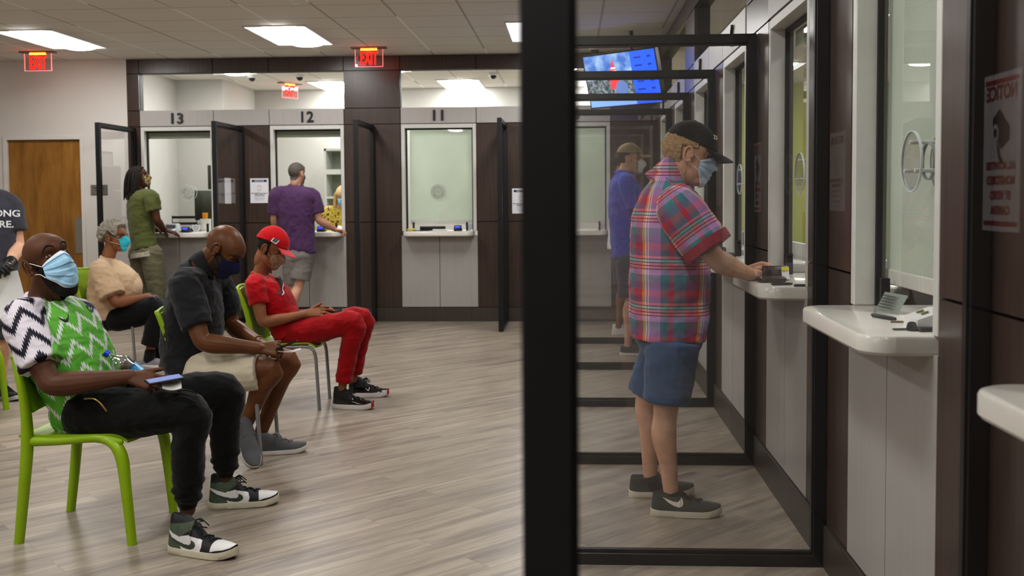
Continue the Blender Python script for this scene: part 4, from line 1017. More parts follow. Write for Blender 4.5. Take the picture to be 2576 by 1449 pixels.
def red_man():
    J = {}; lat = unit(V3(-.10, 1, 0)); J['lat'] = lat; J['fwd'] = V3(1, .1, 0)
    J['pel'] = at(742, 838, 7.03); J['neck'] = at(655, 692, 7.02)
    J['spine'] = [(at(738, 838, 7.03), .165, .11, .12), (at(716, 800, 7.03), .155, .105, .115), (at(688, 752, 7.02), .165, .115, .115), (at(664, 718, 7.02), .175, .095, .10), (at(656, 700, 7.02), .11, .06, .07)]
    J['sh_r'] = at(642, 718, 6.83); J['el_r'] = at(660, 812, 6.79); J['wr_r'] = at(770, 790, 6.90)
    J['sh_l'] = at(674, 714, 7.22); J['el_l'] = at(712, 800, 7.30); J['wr_l'] = at(792, 784, 7.10)
    J['hip_r'] = at(748, 836, 6.93); J['kn_r'] = at(892, 812, 6.90); J['an_r'] = at(862, 968, 6.92)
    J['hip_l'] = at(755, 828, 7.14); J['kn_l'] = at(914, 800, 7.18); J['an_l'] = at(890, 945, 7.25)
    J['nr'] = .052
    J['head'] = h = Head(at(681, 628, 7.00), V3(.86, -.14, -.42), V3(.4, 0, .9), sc=1.0)
    root = build_body(J, [SK_MID, EYEW, IRIS], 'young man dressed all in red with a red cap seated over his phone', vox=.008, armvox=.0038, arm=.88, leg=.86, hsc=1.0,
        hr=dict(f=V3(.93, .12, .16), nrm=V3(-.1, -.8, .5), curl=(14, 18, 14), thumb=(.8, .3, -.35)), hl=dict(f=V3(.90, -.25, .22), nrm=V3(-.1, .6, .75), curl=(16, 20, 14), thumb=(.8, .5, .2)), headkw=dict(gaze=unit(V3(.8, 0, -.6)), lid=-.5))
    HAIR = mat('black_cropped_hair', srgb(20,16,15), .85, var=.4, vscale=300, bump=.5, bscale=300)
    obj('hair', h.patch(lambda A, E, P: (P[..., 0] < .015) & (P[..., 2] > -.035-.2*P[..., 0]) & (P[..., 2] < .075), .004, rough=.001), HAIR, root, label='short black hair')
    RED = cloth('red_shirt_cloth', srgb(168,8,22), .12); REDC = cloth('red_cap_cloth', srgb(186,10,24), .08)
    cr, brm = cap_mb(h, tilt=-.10, z0=.056, t=.020, brim=.085, curve=.5, crown=.026, backz=-.03)
    cap = obj('cap', cr, REDC, root, label='bright red baseball cap'); obj('brim', brm, mat('faded_red_brim', srgb(204,70,76), .7), cap, label='paler red brim')
    bd = MB(); c = h.surf(h.dirs(np.array(-1.15), np.array(.80)))*1.19; n = unit(h.wd(c)); e1 = unit(h.wd((1, .2, -.1))); e2 = np.cross(n, e1)
    bd.add([h.w(c)+e1*x+e2*y+n*.010 for x, y in ((-.022,-.030),(.020,-.030),(.024,.022),(-.020,.030))], [(0,1,2,3)]); obj('badge', bd, mat('white_badge_edge', srgb(210,205,200), .6), cap)
    bd = MB(); bd.add([h.w(c)+e1*x+e2*y+n*.0115 for x, y in ((-.017,-.025),(.015,-.025),(.019,.017),(-.015,.024))], [(0,1,2,3)]); obj('badge_face', bd, mat('charcoal_badge', srgb(54,50,52), .6), cap)
    def gm():
        m = bpy.data.materials.new('tan_check_mask'); t = NT(m); v = t.coord('Object', rot=(.3, .5, .8)); ck = t.node('ShaderNodeTexChecker'); t.link(v, ck.inputs[0]); ck.inputs['Scale'].default_value = 110
        t.base(t.mix(ck.outputs['Fac'], srgb(168,136,112), srgb(126,96,78))); t.bsdf.inputs['Roughness'].default_value = .8; return m
    add_mask(h, root, 'cloth', gm(), MATS['black_elastic'], .0016, label='tan checked cloth mask')
    mb, op = shirt(J, .50, (.066, .068, .066), inf=1.05, neckr=.062, shoulder=.064)
    sh = garment(root, 't_shirt', mb, RED, .0075, 5, op, .008, (8, 8, 13), 6, label='red T-shirt')
    # print on the chest, hem of a blue layer, chain
    pr = MB(); pm = MB()
    from mathutils.bvhtree import BVHTree
    W = np.array(WM[root.name]); bvh = BVHTree.FromPolygons([tuple(np.array(v.co)+W[:3, 3]) for v in sh.data.vertices], [tuple(p.vertices) for p in sh.data.polygons])
    def onshirt(u, v, off=.003):
        o = EYE; d = unit(at(u, v, 7)-EYE); hit = bvh.ray_cast(Vector(o), Vector(d)); return np.array(hit[0])-d*off if hit[0] else at(u, v, 6.95)
    poly = [(694,700),(704,694),(711,706),(716,722),(718,738),(712,745),(700,741),(697,722)]
    pr.add([onshirt(*q) for q in poly], [tuple(range(len(poly)))]); obj('print', pr, mat('charcoal_print', srgb(60,54,56), .7), sh, False, label='dark printed figure')
    pm.tube([onshirt(u, v, .004) for u, v in ((702,698),(706,708),(712,716),(709,726),(714,736),(710,742))], [.003,.006,.007,.006,.005,.003], 6, sub=2); obj('print_highlight', pm, mat('white_print', srgb(226,220,216), .7), sh, label='white printed stroke')
    ch = MB(); ch.tube([at(636, 684, 6.96), at(648, 690, 6.93), at(664, 698, 6.90), at(682, 712, 6.92), at(692, 722, 6.97)], .0035, 6, sub=4); obj('necklace', ch, mat('gold_chain', srgb(196,164,108), .3, metal=1), root, label='thin gold chain')
    REDT = cloth('red_trouser_cloth', srgb(150,6,18), .14)
    mb, op = trousers(J, 1.0, (.098, .090, .074, .066, .058, .056), hipw=.165, hipf=.115, hipb=.12, top=.08)
    tr = garment(root, 'trousers', mb, REDT, .0075, 4, op, .007, (9, 9, 14), 8, label='red trousers')
    bl = MB(); bl.add([at(715, 842, 6.825), at(724, 836, 6.825), at(734, 818, 6.83), at(722, 828, 6.825)], [(0,1,2,3)])
    PAT = mat('black_patent', srgb(18,17,19), .12, spec=.6, coat=.6); MESH = mat('black_mesh', srgb(28,26,28), .7); RS = mat('red_rubber', srgb(190,40,44), .4); WR = mat('white_rubber', srgb(222,218,214), .5)
    cls = lambda x, y, z: np.where((z < .075) | (x > .8), 0, 1)
    for hl, f in ((V3(-1.615, 6.93, 0), V3(.29, -.03, 0)), (V3(-1.595, 7.33, 0), V3(.27, .03, 0))):
        shoe(root, hl, hl+f, [WR, PAT, MESH], high=.05, L=.295, classify=cls, name='basketball_shoe', ankle=.10, sole=.034, solemats=[WR, RS], solepat=lambda i, k, n: 1 if (k in (0, 1, 19, 18)) or i > .93*n else 0, lace=MESH, nx=60, nt=50, label='black patent high-top with red sole')
    return J
JR = red_man()
def seated_lady():
    J = {}; lat = unit(V3(-.05, 1, 0)); J['lat'] = lat; J['fwd'] = V3(1, .05, 0)
    Y = 8.75; J['pel'] = at(282, 800, Y); J['neck'] = at(272, 650, Y)
    J['spine'] = [(at(280, 800, Y), .20, .17, .17), (at(280, 765, Y), .20, .20, .18), (at(281, 718, Y), .20, .235, .17), (at(276, 682, Y), .19, .16, .15), (at(273, 660, Y), .12, .08, .09)]
    J['sh_r'] = at(254, 682, Y-.20); J['el_r'] = at(290, 762, Y-.26); J['wr_r'] = at(368, 748, Y-.08)
    J['sh_l'] = at(288, 682, Y+.20); J['el_l'] = at(330, 755, Y+.25); J['wr_l'] = at(372, 745, Y+.08)
    J['hip_r'] = at(295, 800, Y-.11); J['kn_r'] = at(398, 778, Y-.10); J['an_r'] = at(374, 905, Y-.13)
    J['hip_l'] = at(300, 795, Y+.11); J['kn_l'] = at(400, 775, Y+.14); J['an_l'] = at(402, 890, Y+.16); J['nr'] = .056
    J['head'] = h = Head(at(288, 598, Y), V3(.98, -.12, .02), sc=1.0)
    root = build_body(J, [SK_MID, EYEW, IRIS], 'older woman with curly grey hair in a beige top seated with folded hands', vox=.009, armvox=.005, arm=1.05, leg=1.0, hsc=.9,
        hr=dict(f=V3(.9, .3, -.2), nrm=V3(0, -.6, .8), curl=(40, 40, 30)), hl=dict(f=V3(.8, -.5, -.2), nrm=V3(.1, .5, .8), curl=(40, 40, 30)), headkw=dict(nu=48, nv=36, lid=.4))
    CUR = mat('grey_curly_hair', srgb(150,144,132), .9, var=.35, vscale=120, bump=1.0, bscale=120)
    obj('hair', h.patch(lambda A, E, P: (P[..., 2] > .045-.9*P[..., 0]*(P[..., 0] > 0)-.75*np.clip(-P[..., 0], 0, .09)*1.2) & ~((P[..., 0] > .055) & (P[..., 2] < .085)), lambda A, E, P: .036+.008*np.sin(A*9)*np.sin(E*11), rough=.016, rs=70, nu=140, nv=100), CUR, root, label='short curly grey hair')
    add_mask(h, root, 'cup', cloth('teal_mask', srgb(60,182,200), .1), mat('cream_elastic', srgb(206,196,174), .7), .0022, label='teal cup-shaped mask')
    gl = MB(); e = h.w((.098, -.032, .014)); R = h.R
    gl.tube([h.w((.094, -.032, .014))+(h.wd((0, math.cos(t), 0))*.024+h.wd((0, 0, math.sin(t)))*.018) for t in np.linspace(0, 2*PI, 18)], .0016, 6); gl.tube([h.w((.092, -.056, .018)), h.w((.05, -.080, .016)), h.w((-.005, -.085, .022))], .0016, 6); obj('spectacles', gl, mat('dark_wire', srgb(50,40,34), .4, metal=.6), root, label='thin-framed glasses')
    BE = cloth('beige_knit', srgb(196,168,138), .07, vscale=4); BL = cloth('light_beige_top', srgb(208,180,150), .05)
    mb, op = shirt(J, .80, (.095, .105, .112), inf=1.05, neckr=.066); mb.ell(at(276, 790, Y), (.17, .21, .12))
    ca = garment(root, 'cardigan', mb, BE, .0085, 5, op, .009, (7, 7, 11), 11, label='beige knitted cardigan')
    mb = MB(); mb.ell(at(308, 722, Y), (.165, .175, .135)); mb.ell(at(296, 695, Y), (.13, .14, .11)); garment(root, 'camisole', mb, BL, .0085, 16, label='paler beige top under the cardigan')
    BT = cloth('black_capri_cloth', srgb(13,12,14), .15)
    mb, op = trousers(J, .86, (.115, .112, .098, .088), hipw=.20, hipf=.16, hipb=.16, top=.03); garment(root, 'trousers', mb, BT, .0085, 4, op, .004, (8, 8, 12), 12, label='black cropped trousers')
    SOCK = cloth('black_sock', srgb(20,20,22), .1); GS = cloth('grey_lilac_shoe', srgb(128,122,128), .1); WS = MATS['white_shoe_sole']
    for s in 'rl':
        a = J['an_'+s]; k = J['kn_'+s]; sm = MB(); sm.tube([lerp(a, k, .16), a, a+V3(.01, 0, -.03)], .045, 14); obj('sock', sm, SOCK, root)
    plain_shoe(root, V3(J['an_r'][0]-.06, J['an_r'][1], 0), V3(1, -.1, 0), .25, [GS], WS, ankle=.06); plain_shoe(root, V3(J['an_l'][0]-.06, J['an_l'][1], 0), V3(1, .1, 0), .25, [GS], WS, ankle=.06)
    return J
JL = seated_lady()
# ================================================================== STANDING PEOPLE
def plaid_mat():
    """madras check: stripes along u and along v averaged, with fine lines"""
    m = bpy.data.materials.new('madras_check'); t = NT(m); p = t.sep(t.attr('pat'))
    c = {'r': srgb(168,30,52), 'm': srgb(132,52,84), 't': srgb(58,112,120), 'a': srgb(112,178,176), 'p': srgb(172,132,178), 'w': srgb(226,214,216), 'y': srgb(212,160,40), 'n': srgb(92,76,114), 'k': srgb(206,110,118)}
    def band(u, per, stops):
        f = t.math('FRACT', t.math('DIVIDE', u, per)); return t.ramp(f, [(x, c[k]) for x, k in stops], 'CONSTANT')
    cu = band(p[0], .245, [(0,'t'), (.20,'m'), (.36,'r'), (.44,'y'), (.50,'w'), (.53,'p'), (.555,'w'), (.58,'p'), (.78,'t'), (.92,'r')])
    cv = band(p[1], .205, [(0,'r'), (.14,'n'), (.30,'t'), (.46,'p'), (.60,'k'), (.70,'a'), (.80,'k'), (.86,'n'), (.94,'m')])
    base = t.mix(.5, cu, cv)
    fv = t.math('FRACT', t.math('DIVIDE', p[1], .205)); ln = None
    for x in (.585, .655, .725, .795):
        d = t.math('LESS_THAN', t.math('ABSOLUTE', t.math('SUBTRACT', fv, x)), .011); ln = d if ln is None else t.math('MAXIMUM', ln, d)
    base = t.mix(t.math('MULTIPLY', ln, .8), base, srgb(92,16,38))
    hsv = t.node('ShaderNodeHueSaturation'); hsv.inputs['Saturation'].default_value = 1.0; hsv.inputs['Value'].default_value = 1.4; t.link(base, hsv.inputs['Color'])
    t.base(hsv.outputs[0]); t.bsdf.inputs['Roughness'].default_value = .85; t.bsdf.inputs['Specular IOR Level'].default_value = .2
    t.bump(t.noise(t.coord('Object'), 500, 1), .12, .001); return m
def torso_pat(J, U0=.0, rad=.19):
    sp = J['spine']; a0 = np.asarray(sp[0][0]); a1 = np.asarray(sp[-2][0]); ax = unit(a1-a0); lt = unit(np.asarray(J['lat'])); fw = np.cross(lt, ax)
    def pat(V):
        out = np.zeros((len(V), 3)); t = (V-a0) @ ax; rel = V-a0-t[:, None]*ax
        out[:, 0] = np.arctan2(rel @ lt, rel @ fw)*rad+U0; out[:, 1] = t
        for s in 'rl':
            sh, el = np.asarray(J['sh_'+s]), np.asarray(J['el_'+s]); a2 = unit(el-sh); tt, per = seg_coords(V, sh, el); d = np.linalg.norm(per, axis=1)
            side = unit(sh-np.asarray(J['neck'])); m = (tt > 9)
            e1 = unit(np.cross(a2, lt)); e2 = np.cross(a2, e1); out[m, 0] = (np.arctan2(per @ e2, per @ e1)*.085)[m]; out[m, 1] = -tt[m]+.03
        return out
    return pat
def plaid_man():
    J = {}; Y = 4.74; lat = unit(V3(-.08, 1, 0)); J['lat'] = lat; J['fwd'] = V3(1, .08, 0)
    J['pel'] = at(1682, 845, Y); J['neck'] = at(1684, 452, Y)
    J['spine'] = [(at(1676, 850, Y), .18, .165, .155), (at(1680, 745, Y), .185, .178, .165), (at(1683, 640, Y), .195, .165, .165), (at(1682, 545, Y), .203, .135, .155), (at(1681, 490, Y), .188, .10, .115), (at(1682, 460, Y), .12, .07, .08)]
    J['sh_r'] = at(1716, 535, Y-.205); J['el_r'] = at(1802, 655, Y-.25); J['wr_r'] = at(1884, 690, Y-.07)
    J['sh_l'] = at(1700, 525, Y+.205); J['el_l'] = at(1800, 650, Y+.22); J['wr_l'] = at(1872, 684, Y+.04)
    J['hip_r'] = at(1692, 860, Y-.10); J['kn_r'] = at(1674, 1040, Y-.11); J['an_r'] = at(1688, 1238, Y-.115)
    J['hip_l'] = at(1680, 858, Y+.10); J['kn_l'] = at(1626, 1020, Y+.12); J['an_l'] = at(1636, 1196, Y+.155); J['nr'] = .066
    J['head'] = h = Head(at(1735, 392, Y), V3(.955, -.05, -.22), V3(.22, 0, .97), sc=1.06, wide=1.02)
    root = build_body(J, [SK_TAN, EYEW, IRIS], 'heavy-set man in a madras check shirt and black cap leaning on a counter', vox=.007, arm=1.10, leg=.98, hsc=1.02, fat=1.1,
        hr=dict(f=V3(.93, .28, -.04), nrm=V3(.0, -.35, .93), curl=(4, 8, 6), spread=.05, thumb=(.8, .5, .1)), hl=dict(f=V3(.82, -.30, .38), nrm=V3(-.35, .3, .85), curl=(40, 52, 40), thumb=(.8, .4, .3)), headkw=dict(gaze=unit(V3(.9, 0, -.4)), lid=-.1), base=(*at(1700, 1300, Y)[:2], 0))
    HB = mat('sandy_grey_hair', srgb(168,138,98), .7, var=.3, vscale=60, bump=.8, bscale=140, stretch=(1, 1, 3))
    obj('hair', h.patch(lambda A, E, P: (P[..., 2] < .075) & (((P[..., 0] < -.030-.12*(P[..., 2]+.05)) & (P[..., 2] > -.056)) | ((P[..., 2] > .030) & (P[..., 0] < .02))), lambda A, E, P: .010+.006*np.clip(-P[..., 0]/.1, 0, 1), rough=.004, rs=90, nu=260, nv=180), HB, root, label='sandy greying hair below the cap')
    brows(h, root, HB)
    BC = cloth('black_cap_cloth', srgb(14,14,15), .1)
    cr, br = cap_mb(h, tilt=-.16, z0=.050, t=.015, brim=.088, curve=1.0, crown=.014, backz=.0)
    cap = obj('cap', cr, BC, root, label='black baseball cap'); obj('brim', br, BC, cap)
    tx = text_mb('Z3', .024, .0006, bold=.0004); d = unit(V3(.80, -.50, .62)); P = h.surf(h.dirs(np.array(math.atan2(-.44, .8)), np.array(.72)), False)*1.225
    o = unit(V3(.72, -.62, .34)); R = np.stack([unit(np.cross((0, 0, 1), o)), np.cross(o, unit(np.cross((0, 0, 1), o))), o], 1); v = tx.verts() @ R.T; q = MB(); q.add(h.w(v+P+o*.001), tx.F); obj('cap_lettering', q, mat('cream_embroidery', srgb(220,220,180), .7), cap, False, label='cream embroidered letters')
    bt = MB(); bt.ell(h.w(V3(-.012, 0, .146)), (.009, .009, .006)); obj('cap_button', bt, BC, cap)
    add_mask(h, root, 'surgical', [mat('pale_blue_mask', srgb(186,210,228), .8, var=.05, vscale=60), MASKW], STRAP, .0015, label='pale blue pleated face mask')
    PM = plaid_mat(); mb, op = shirt(J, .45, (.090, .090, .085), inf=1.05, neckr=.080, shoulder=.084)
    torso(mb, [(at(1676, 865, Y), .16, .10, .15), (at(1684, 830, Y), .185, .16, .16), (at(1688, 770, Y), .19, .17, .165)], lat)
    sh = garment(root, 'shirt', mb, PM, .0062, 5, op, .007, (7, 7, 11), 21, torso_pat(J, .05, .185), 'madras check short-sleeved shirt')
    for s in 'rl':
        a0, e0 = np.asarray(J['sh_'+s]), np.asarray(J['el_'+s]); nb0 = np.asarray(J['neck']); end = lerp(a0, e0, .80); sm = MB()
        sm.tube([lerp(nb0, a0, .62)-V3(0, 0, .012), a0, lerp(a0, end, .5), end], [.092, .106, .108, .106], 18, cap='flat', sub=5)
        def sp_(V, a0=a0, e0=e0):
            tt, per = seg_coords(V, a0, e0); a2 = unit(e0-a0); e1 = unit(np.cross(a2, lat)); e2 = np.cross(a2, e1); o_ = np.zeros((len(V), 3)); o_[:, 0] = np.arctan2(per @ e2, per @ e1)*.095+.08; o_[:, 1] = -tt+.03; return o_
        sl = garment(sh, 'sleeve', sm, PM, .0062, 4, (), .006, (8, 8, 10), 24, sp_)
        cf = MB(); d = unit(e0-a0); cf.tube([end-d*.045, end-d*.002], [.1145, .1135], 24, cap='flat'); cu = obj('cuff', cf, mat('red_check_cuff', srgb(150,44,60), .85, var=.2, vscale=30), sl)
    nb = J['neck']; hb = h.w((-.022, 0, -.035)); ax = unit(hb-nb); e1 = unit(lat-ax*np.dot(lat, ax)); e2 = np.cross(e1, ax); P = []
    for k in range(29):
        a = 2*PI*k/28; rr = e1*math.cos(a)*.072+e2*math.sin(a)*.076; z = .050-.040*math.sin(a); P.append([nb+ax*z+rr*.96, nb+ax*(z+.002)+rr, nb+ax*(z-.02)+rr*1.06, nb+ax*min(z-.045, -.005)+rr*1.22])
    cm = MB(); cm.grid(np.array(P)); c = obj('collar', cm, PM, sh); set_pat(c, torso_pat(J, .12, .10))
    DEN = cloth('washed_blue_cotton', srgb(56,84,120), .12, vscale=5)
    mb, op = trousers(J, .42, (.122, .112, .104), hipk=.72, hipw=.172, hipf=.145, hipb=.14, top=.10)
    so = garment(root, 'shorts', mb, DEN, .0066, 4, op, .007, (7, 7, 10), 22, label='faded blue cotton shorts')
    hm = MB()
    for s in 'rl':
        hp, kn = J['hip_'+s], J['kn_'+s]; d = unit(kn-hp)
    SOCK = MATS['black_sock']; SG = cloth('dark_grey_mesh_shoe', srgb(56,58,56), .2); SW = mat('white_tick', srgb(220,212,200), .6); SB = mat('black_heel_lining', srgb(20,20,20), .8); WS = mat('off_white_foam', srgb(214,206,190), .6)
    for s in 'rl':
        a, k = J['an_'+s], J['kn_'+s]; sm = MB(); sm.tube([lerp(a, k, .005), a+V3(.006, 0, -.02), a+V3(.02, 0, -.06)], .044, 14, cap='flat'); obj('sock', sm, SOCK, root)
    tick = [(.052,.088),(.075,.068),(.100,.054),(.122,.048),(.136,.052),(.142,.063),(.141,.075),(.135,.088),(.128,.079),(.118,.070),(.10,.071),(.08,.078)]
    cls = lambda x, y, z: np.where(in_poly(x*.31, z, tick), 1, np.where((z > .098) & (x < .36), 2, 0))
    kw = dict(mats=[WS, SG, SW, SB], L=.312, classify=cls, high=.012, ankle=.092, sole=.030, toe_h=.058, W=.052, lace=SB, nx=240, nt=140, name='running_shoe')
    shoe(root, V3(.352, 4.615, 0), V3(.352+.31, 4.595, 0), label='dark grey running shoe with a white tick', **kw)
    kw['mats'] = [WS, SG, SB, SB]; shoe(root, V3(.272, 4.895, 0), V3(.272+.31, 4.93, 0), label='dark grey running shoe', **kw)
    return J
JPL = plaid_man()
def blue_man():
    J = {}; Y = 9.38; lat = unit(V3(-.1, 1, 0)); J['lat'] = lat; J['fwd'] = V3(1, .1, 0)
    J['pel'] = at(1580, 650, Y); J['neck'] = at(1573, 432, Y)
    J['spine'] = [(at(1578, 645, Y), .17, .12, .13), (at(1574, 580, Y), .175, .12, .13), (at(1570, 510, Y), .185, .12, .13), (at(1570, 460, Y), .19, .10, .11), (at(1572, 438, Y), .11, .06, .07)]
    J['sh_r'] = at(1580, 465, Y-.20); J['el_r'] = at(1612, 540, Y-.22); J['wr_r'] = at(1676, 580, Y-.12); J['sh_l'] = at(1580, 462, Y+.20); J['el_l'] = at(1620, 540, Y+.2); J['wr_l'] = at(1680, 580, Y+.12)
    J['hip_r'] = at(1584, 662, Y-.10); J['kn_r'] = at(1588, 752, Y-.10); J['an_r'] = at(1580, 862, Y-.06); J['hip_l'] = at(1582, 660, Y+.1); J['kn_l'] = at(1592, 750, Y+.1); J['an_l'] = at(1606, 850, Y+.12)
    J['head'] = h = Head(at(1585, 402, Y), V3(.99, -.08, -.05), sc=1.0)
    root = build_body(J, [SK_FAIR, EYEW, IRIS], 'man in a blue T-shirt and tan cap standing behind the madras shirt', vox=.010, armvox=.006, hr=dict(f=V3(.9, .2, 0), nrm=V3(0, -.3, .9)), hl=dict(f=V3(.9, -.2, 0), nrm=V3(0, .3, .9)), headkw=dict(nu=48, nv=36, lid=.2))
    obj('hair', h.patch(lambda A, E, P: (P[..., 0] < .0) & (P[..., 2] > -.03) & (P[..., 2] < .06) & ~((np.abs(P[..., 0]+.012) < .028) & (np.abs(P[..., 2]) < .034)), .006), mat('dark_grey_hair', srgb(76,66,58), .8, var=.3, vscale=80), root)
    cr, br = cap_mb(h, tilt=-.02, z0=.052, t=.016, brim=.092, curve=.6, crown=.016); TANC = cloth('tan_cap_cloth', srgb(170,148,112), .08); cap = obj('cap', cr, TANC, root, label='tan baseball cap'); obj('brim', br, TANC, cap)
    add_mask(h, root, 'cup', mat('white_cup_mask', srgb(222,222,220), .8), STRAP, .002, label='white cup-shaped mask')
    mb, op = shirt(J, .72, (.085, .09, .09), inf=1.06, neckr=.07); garment(root, 't_shirt', mb, cloth('blue_t_shirt_cloth', srgb(58,74,176), .1), .009, 5, op, .009, (7, 7, 10), 31, label='bright blue T-shirt')
    mb, op = trousers(J, .46, (.125, .12, .115)); garment(root, 'shorts', mb, cloth('dark_grey_short_cloth', srgb(62,64,70), .1), .009, 4, op, .006, (7, 7, 10), 32, label='dark grey shorts')
    G = cloth('dark_shoe_knit', srgb(66,64,62), .15)
    for s, f in (('r', V3(1, -.05, 0)), ('l', V3(1, .15, 0))): a = J['an_'+s]; plain_shoe(root, V3(a[0]-.075, a[1], 0), f, .29, [G], MATS['white_shoe_sole'])
    return J
blue_man()
def white_man():
    J = {}; Y = 10.80; lat = unit(V3(-.05, 1, 0)); J['lat'] = lat; J['fwd'] = V3(1, .05, 0)
    J['pel'] = at(1568, 632, Y); J['neck'] = at(1562, 446, Y)
    J['spine'] = [(at(1562, 628, Y), .17, .12, .13), (at(1564, 575, Y), .16, .11, .12), (at(1564, 510, Y), .17, .11, .115), (at(1563, 465, Y), .17, .09, .10), (at(1562, 450, Y), .10, .06, .07)]
    for s, k in (('r', -1), ('l', 1)):
        J['sh_'+s] = at(1566, 472, Y+k*.19); J['el_'+s] = at(1586, 535, Y+k*.21); J['wr_'+s] = at(1632, 570, Y+k*.12); J['hip_'+s] = at(1566, 640, Y+k*.1); J['kn_'+s] = at(1570, 722, Y+k*.1); J['an_'+s] = at(1556, 818, Y+k*.12)
    J['head'] = h = Head(at(1570, 412, Y), V3(1, -.05, -.05), sc=.95)
    root = build_body(J, [SK_MID, EYEW, IRIS], 'person in a loose white T-shirt mostly hidden behind the man in blue', vox=.012, armvox=.007, hr=dict(f=V3(.9, .2, 0), nrm=V3(0, -.3, .9)), hl=dict(f=V3(.9, -.2, 0), nrm=V3(0, .3, .9)), headkw=dict(nu=36, nv=28, lid=.2))
    obj('hair', h.patch(lambda A, E, P: (P[..., 2] > .03-.6*np.clip(-P[..., 0], 0, .1)) & ~((P[..., 0] > .05) & (P[..., 2] < .08)), .010, nu=60, nv=40), MATS['black_cropped_hair'], root)
    mb, op = shirt(J, .72, (.085, .09, .09), inf=1.1, neckr=.07); garment(root, 't_shirt', mb, cloth('white_t_shirt_cloth', srgb(214,212,206), .04), .011, 4, op, .006, (7, 7, 10), 41, label='loose white T-shirt')
    mb, op = trousers(J, .46, (.12, .115, .11)); garment(root, 'shorts', mb, MATS['dark_grey_short_cloth'], .011, 4, op)
    for s in 'rl': a = J['an_'+s]; plain_shoe(root, V3(a[0]-.07, a[1], 0), V3(1, 0, 0), .27, [mat('white_canvas', srgb(206,202,194), .7)], MATS['white_shoe_sole'])
white_man()
def dread_man():
    J = {}; Y = 11.42; fw = unit(V3(.80, .60, 0)); lat = V3(-fw[1], fw[0], 0); J['lat'] = lat; J['fwd'] = fw
    J['pel'] = at(366, 628, Y); J['neck'] = at(348, 478, Y)
    J['spine'] = [(at(366, 625, Y), .17, .115, .125), (at(358, 585, Y), .165, .12, .125), (at(354, 535, Y), .175, .125, .13), (at(352, 497, Y), .182, .105, .115), (at(348, 482, Y), .11, .06, .07)]
    J['sh_r'] = at(381, 498, Y-.12); J['el_r'] = at(396, 556, Y-.12); J['wr_r'] = at(414, 579, Y+.10); J['sh_l'] = at(340, 496, Y+.13); J['el_l'] = at(358, 560, Y+.25); J['wr_l'] = at(395, 578, Y+.28)
    J['hip_r'] = at(382, 640, Y-.06); J['kn_r'] = at(395, 725, Y-.05); J['an_r'] = at(398, 812, Y-.02); J['hip_l'] = at(352, 638, Y+.08); J['kn_l'] = at(368, 725, Y+.12); J['an_l'] = at(372, 806, Y+.16)
    J['head'] = h = Head(at(350, 447, Y), V3(.93, .12, .24), V3(-.25, 0, 1), sc=1.02)
    root = build_body(J, [SK_DARK, EYEW, IRIS], 'man with shoulder-length locs in an olive T-shirt at window thirteen', vox=.010, armvox=.0055, hsc=1.05, hr=dict(f=V3(.9, .3, -.25), nrm=V3(.2, -.2, .9), curl=(14, 20, 14)), hl=dict(f=V3(.9, -.1, -.2), nrm=V3(.2, .2, .9)), headkw=dict(nu=48, nv=36, lid=.3))
    LOC = mat('dark_brown_locs', srgb(28,20,17), .8, var=.35, vscale=150, bump=.8, bscale=150); lm = MB(); r = random.Random(3)
    hm = h.patch(lambda A, E, P: (P[..., 2] > .05) & ~((P[..., 0] > .06) & (P[..., 2] < .085)) | ((P[..., 0] < 0) & (P[..., 2] > 0)), .014, rough=.004, nu=60, nv=44); lm.merge(hm)
    for k in range(74):
        a = r.uniform(1.05, 2*PI-1.05); e = r.uniform(.2, 1.1); s0 = h.surf(h.dirs(np.array(a), np.array(e)))*1.06
        out = V3(math.cos(a), math.sin(a), 0); L = r.uniform(.17, .27); pts = [h.w(s0), h.w(s0+out*.028+V3(0,0,-.03)), h.w(s0+out*.036)+V3(0, 0, -L*.55), h.w(s0+out*r.uniform(.02, .045))+V3(0, 0, -L)]
        lm.tube(pts, [.008, .009, .0085, .006], 7, sub=3)
    obj('locs', lm, LOC, root, label='dark shoulder-length locs')
    def camo():
        m = bpy.data.materials.new('camouflage_mask'); t = NT(m); n = t.noise(t.coord('Object'), 45, 1); t.base(t.ramp(n, [(0, srgb(60,52,34)), (.44, srgb(126,108,70)), (.54, srgb(178,158,112)), (.64, srgb(84,72,44))], 'CONSTANT')); t.bsdf.inputs['Roughness'].default_value = .85; return m
    add_mask(h, root, 'cloth', camo(), MATS['black_elastic'], .002, label='brown camouflage mask')
    OL = cloth('olive_t_shirt_cloth', srgb(92,98,54), .1); mb, op = shirt(J, .55, (.085, .084, .080), inf=1.06, neckr=.07); garment(root, 't_shirt', mb, OL, .009, 5, op, .008, (8, 8, 12), 51, label='olive green T-shirt')
    wb = MB(); torso(wb, [(at(368, 632, Y), .172, .118, .128), (at(367, 618, Y), .172, .118, .128)], lat); obj('waistband', wb, mat('black_waistband', srgb(22,21,22), .8), root, label='black waistband above the belt')
    OT = cloth('olive_grey_chinos', srgb(108,104,82), .1); mb, op = trousers(J, 1.0, (.125, .12, .10, .095, .09, .085), hipw=.185, hipf=.125, hipb=.14, top=.015); garment(root, 'trousers', mb, OT, .009, 4, op, .010, (8, 8, 13), 52, label='loose olive trousers worn low')
    bb = MB(); torso(bb, [(at(370, 645, Y), .210, .158, .172), (at(368, 633, Y), .206, .156, .170)], lat); obj('belt', bb, mat('pale_patterned_belt', srgb(168,160,146), .6, var=.35, vscale=40), root, label='pale patterned belt')
    for s in 'rl': a = J['an_'+s]; plain_shoe(root, V3(a[0], a[1], 0)-fw*.08, fw, .29, [MATS['dark_shoe_knit']], MATS['white_shoe_sole'])
dread_man()
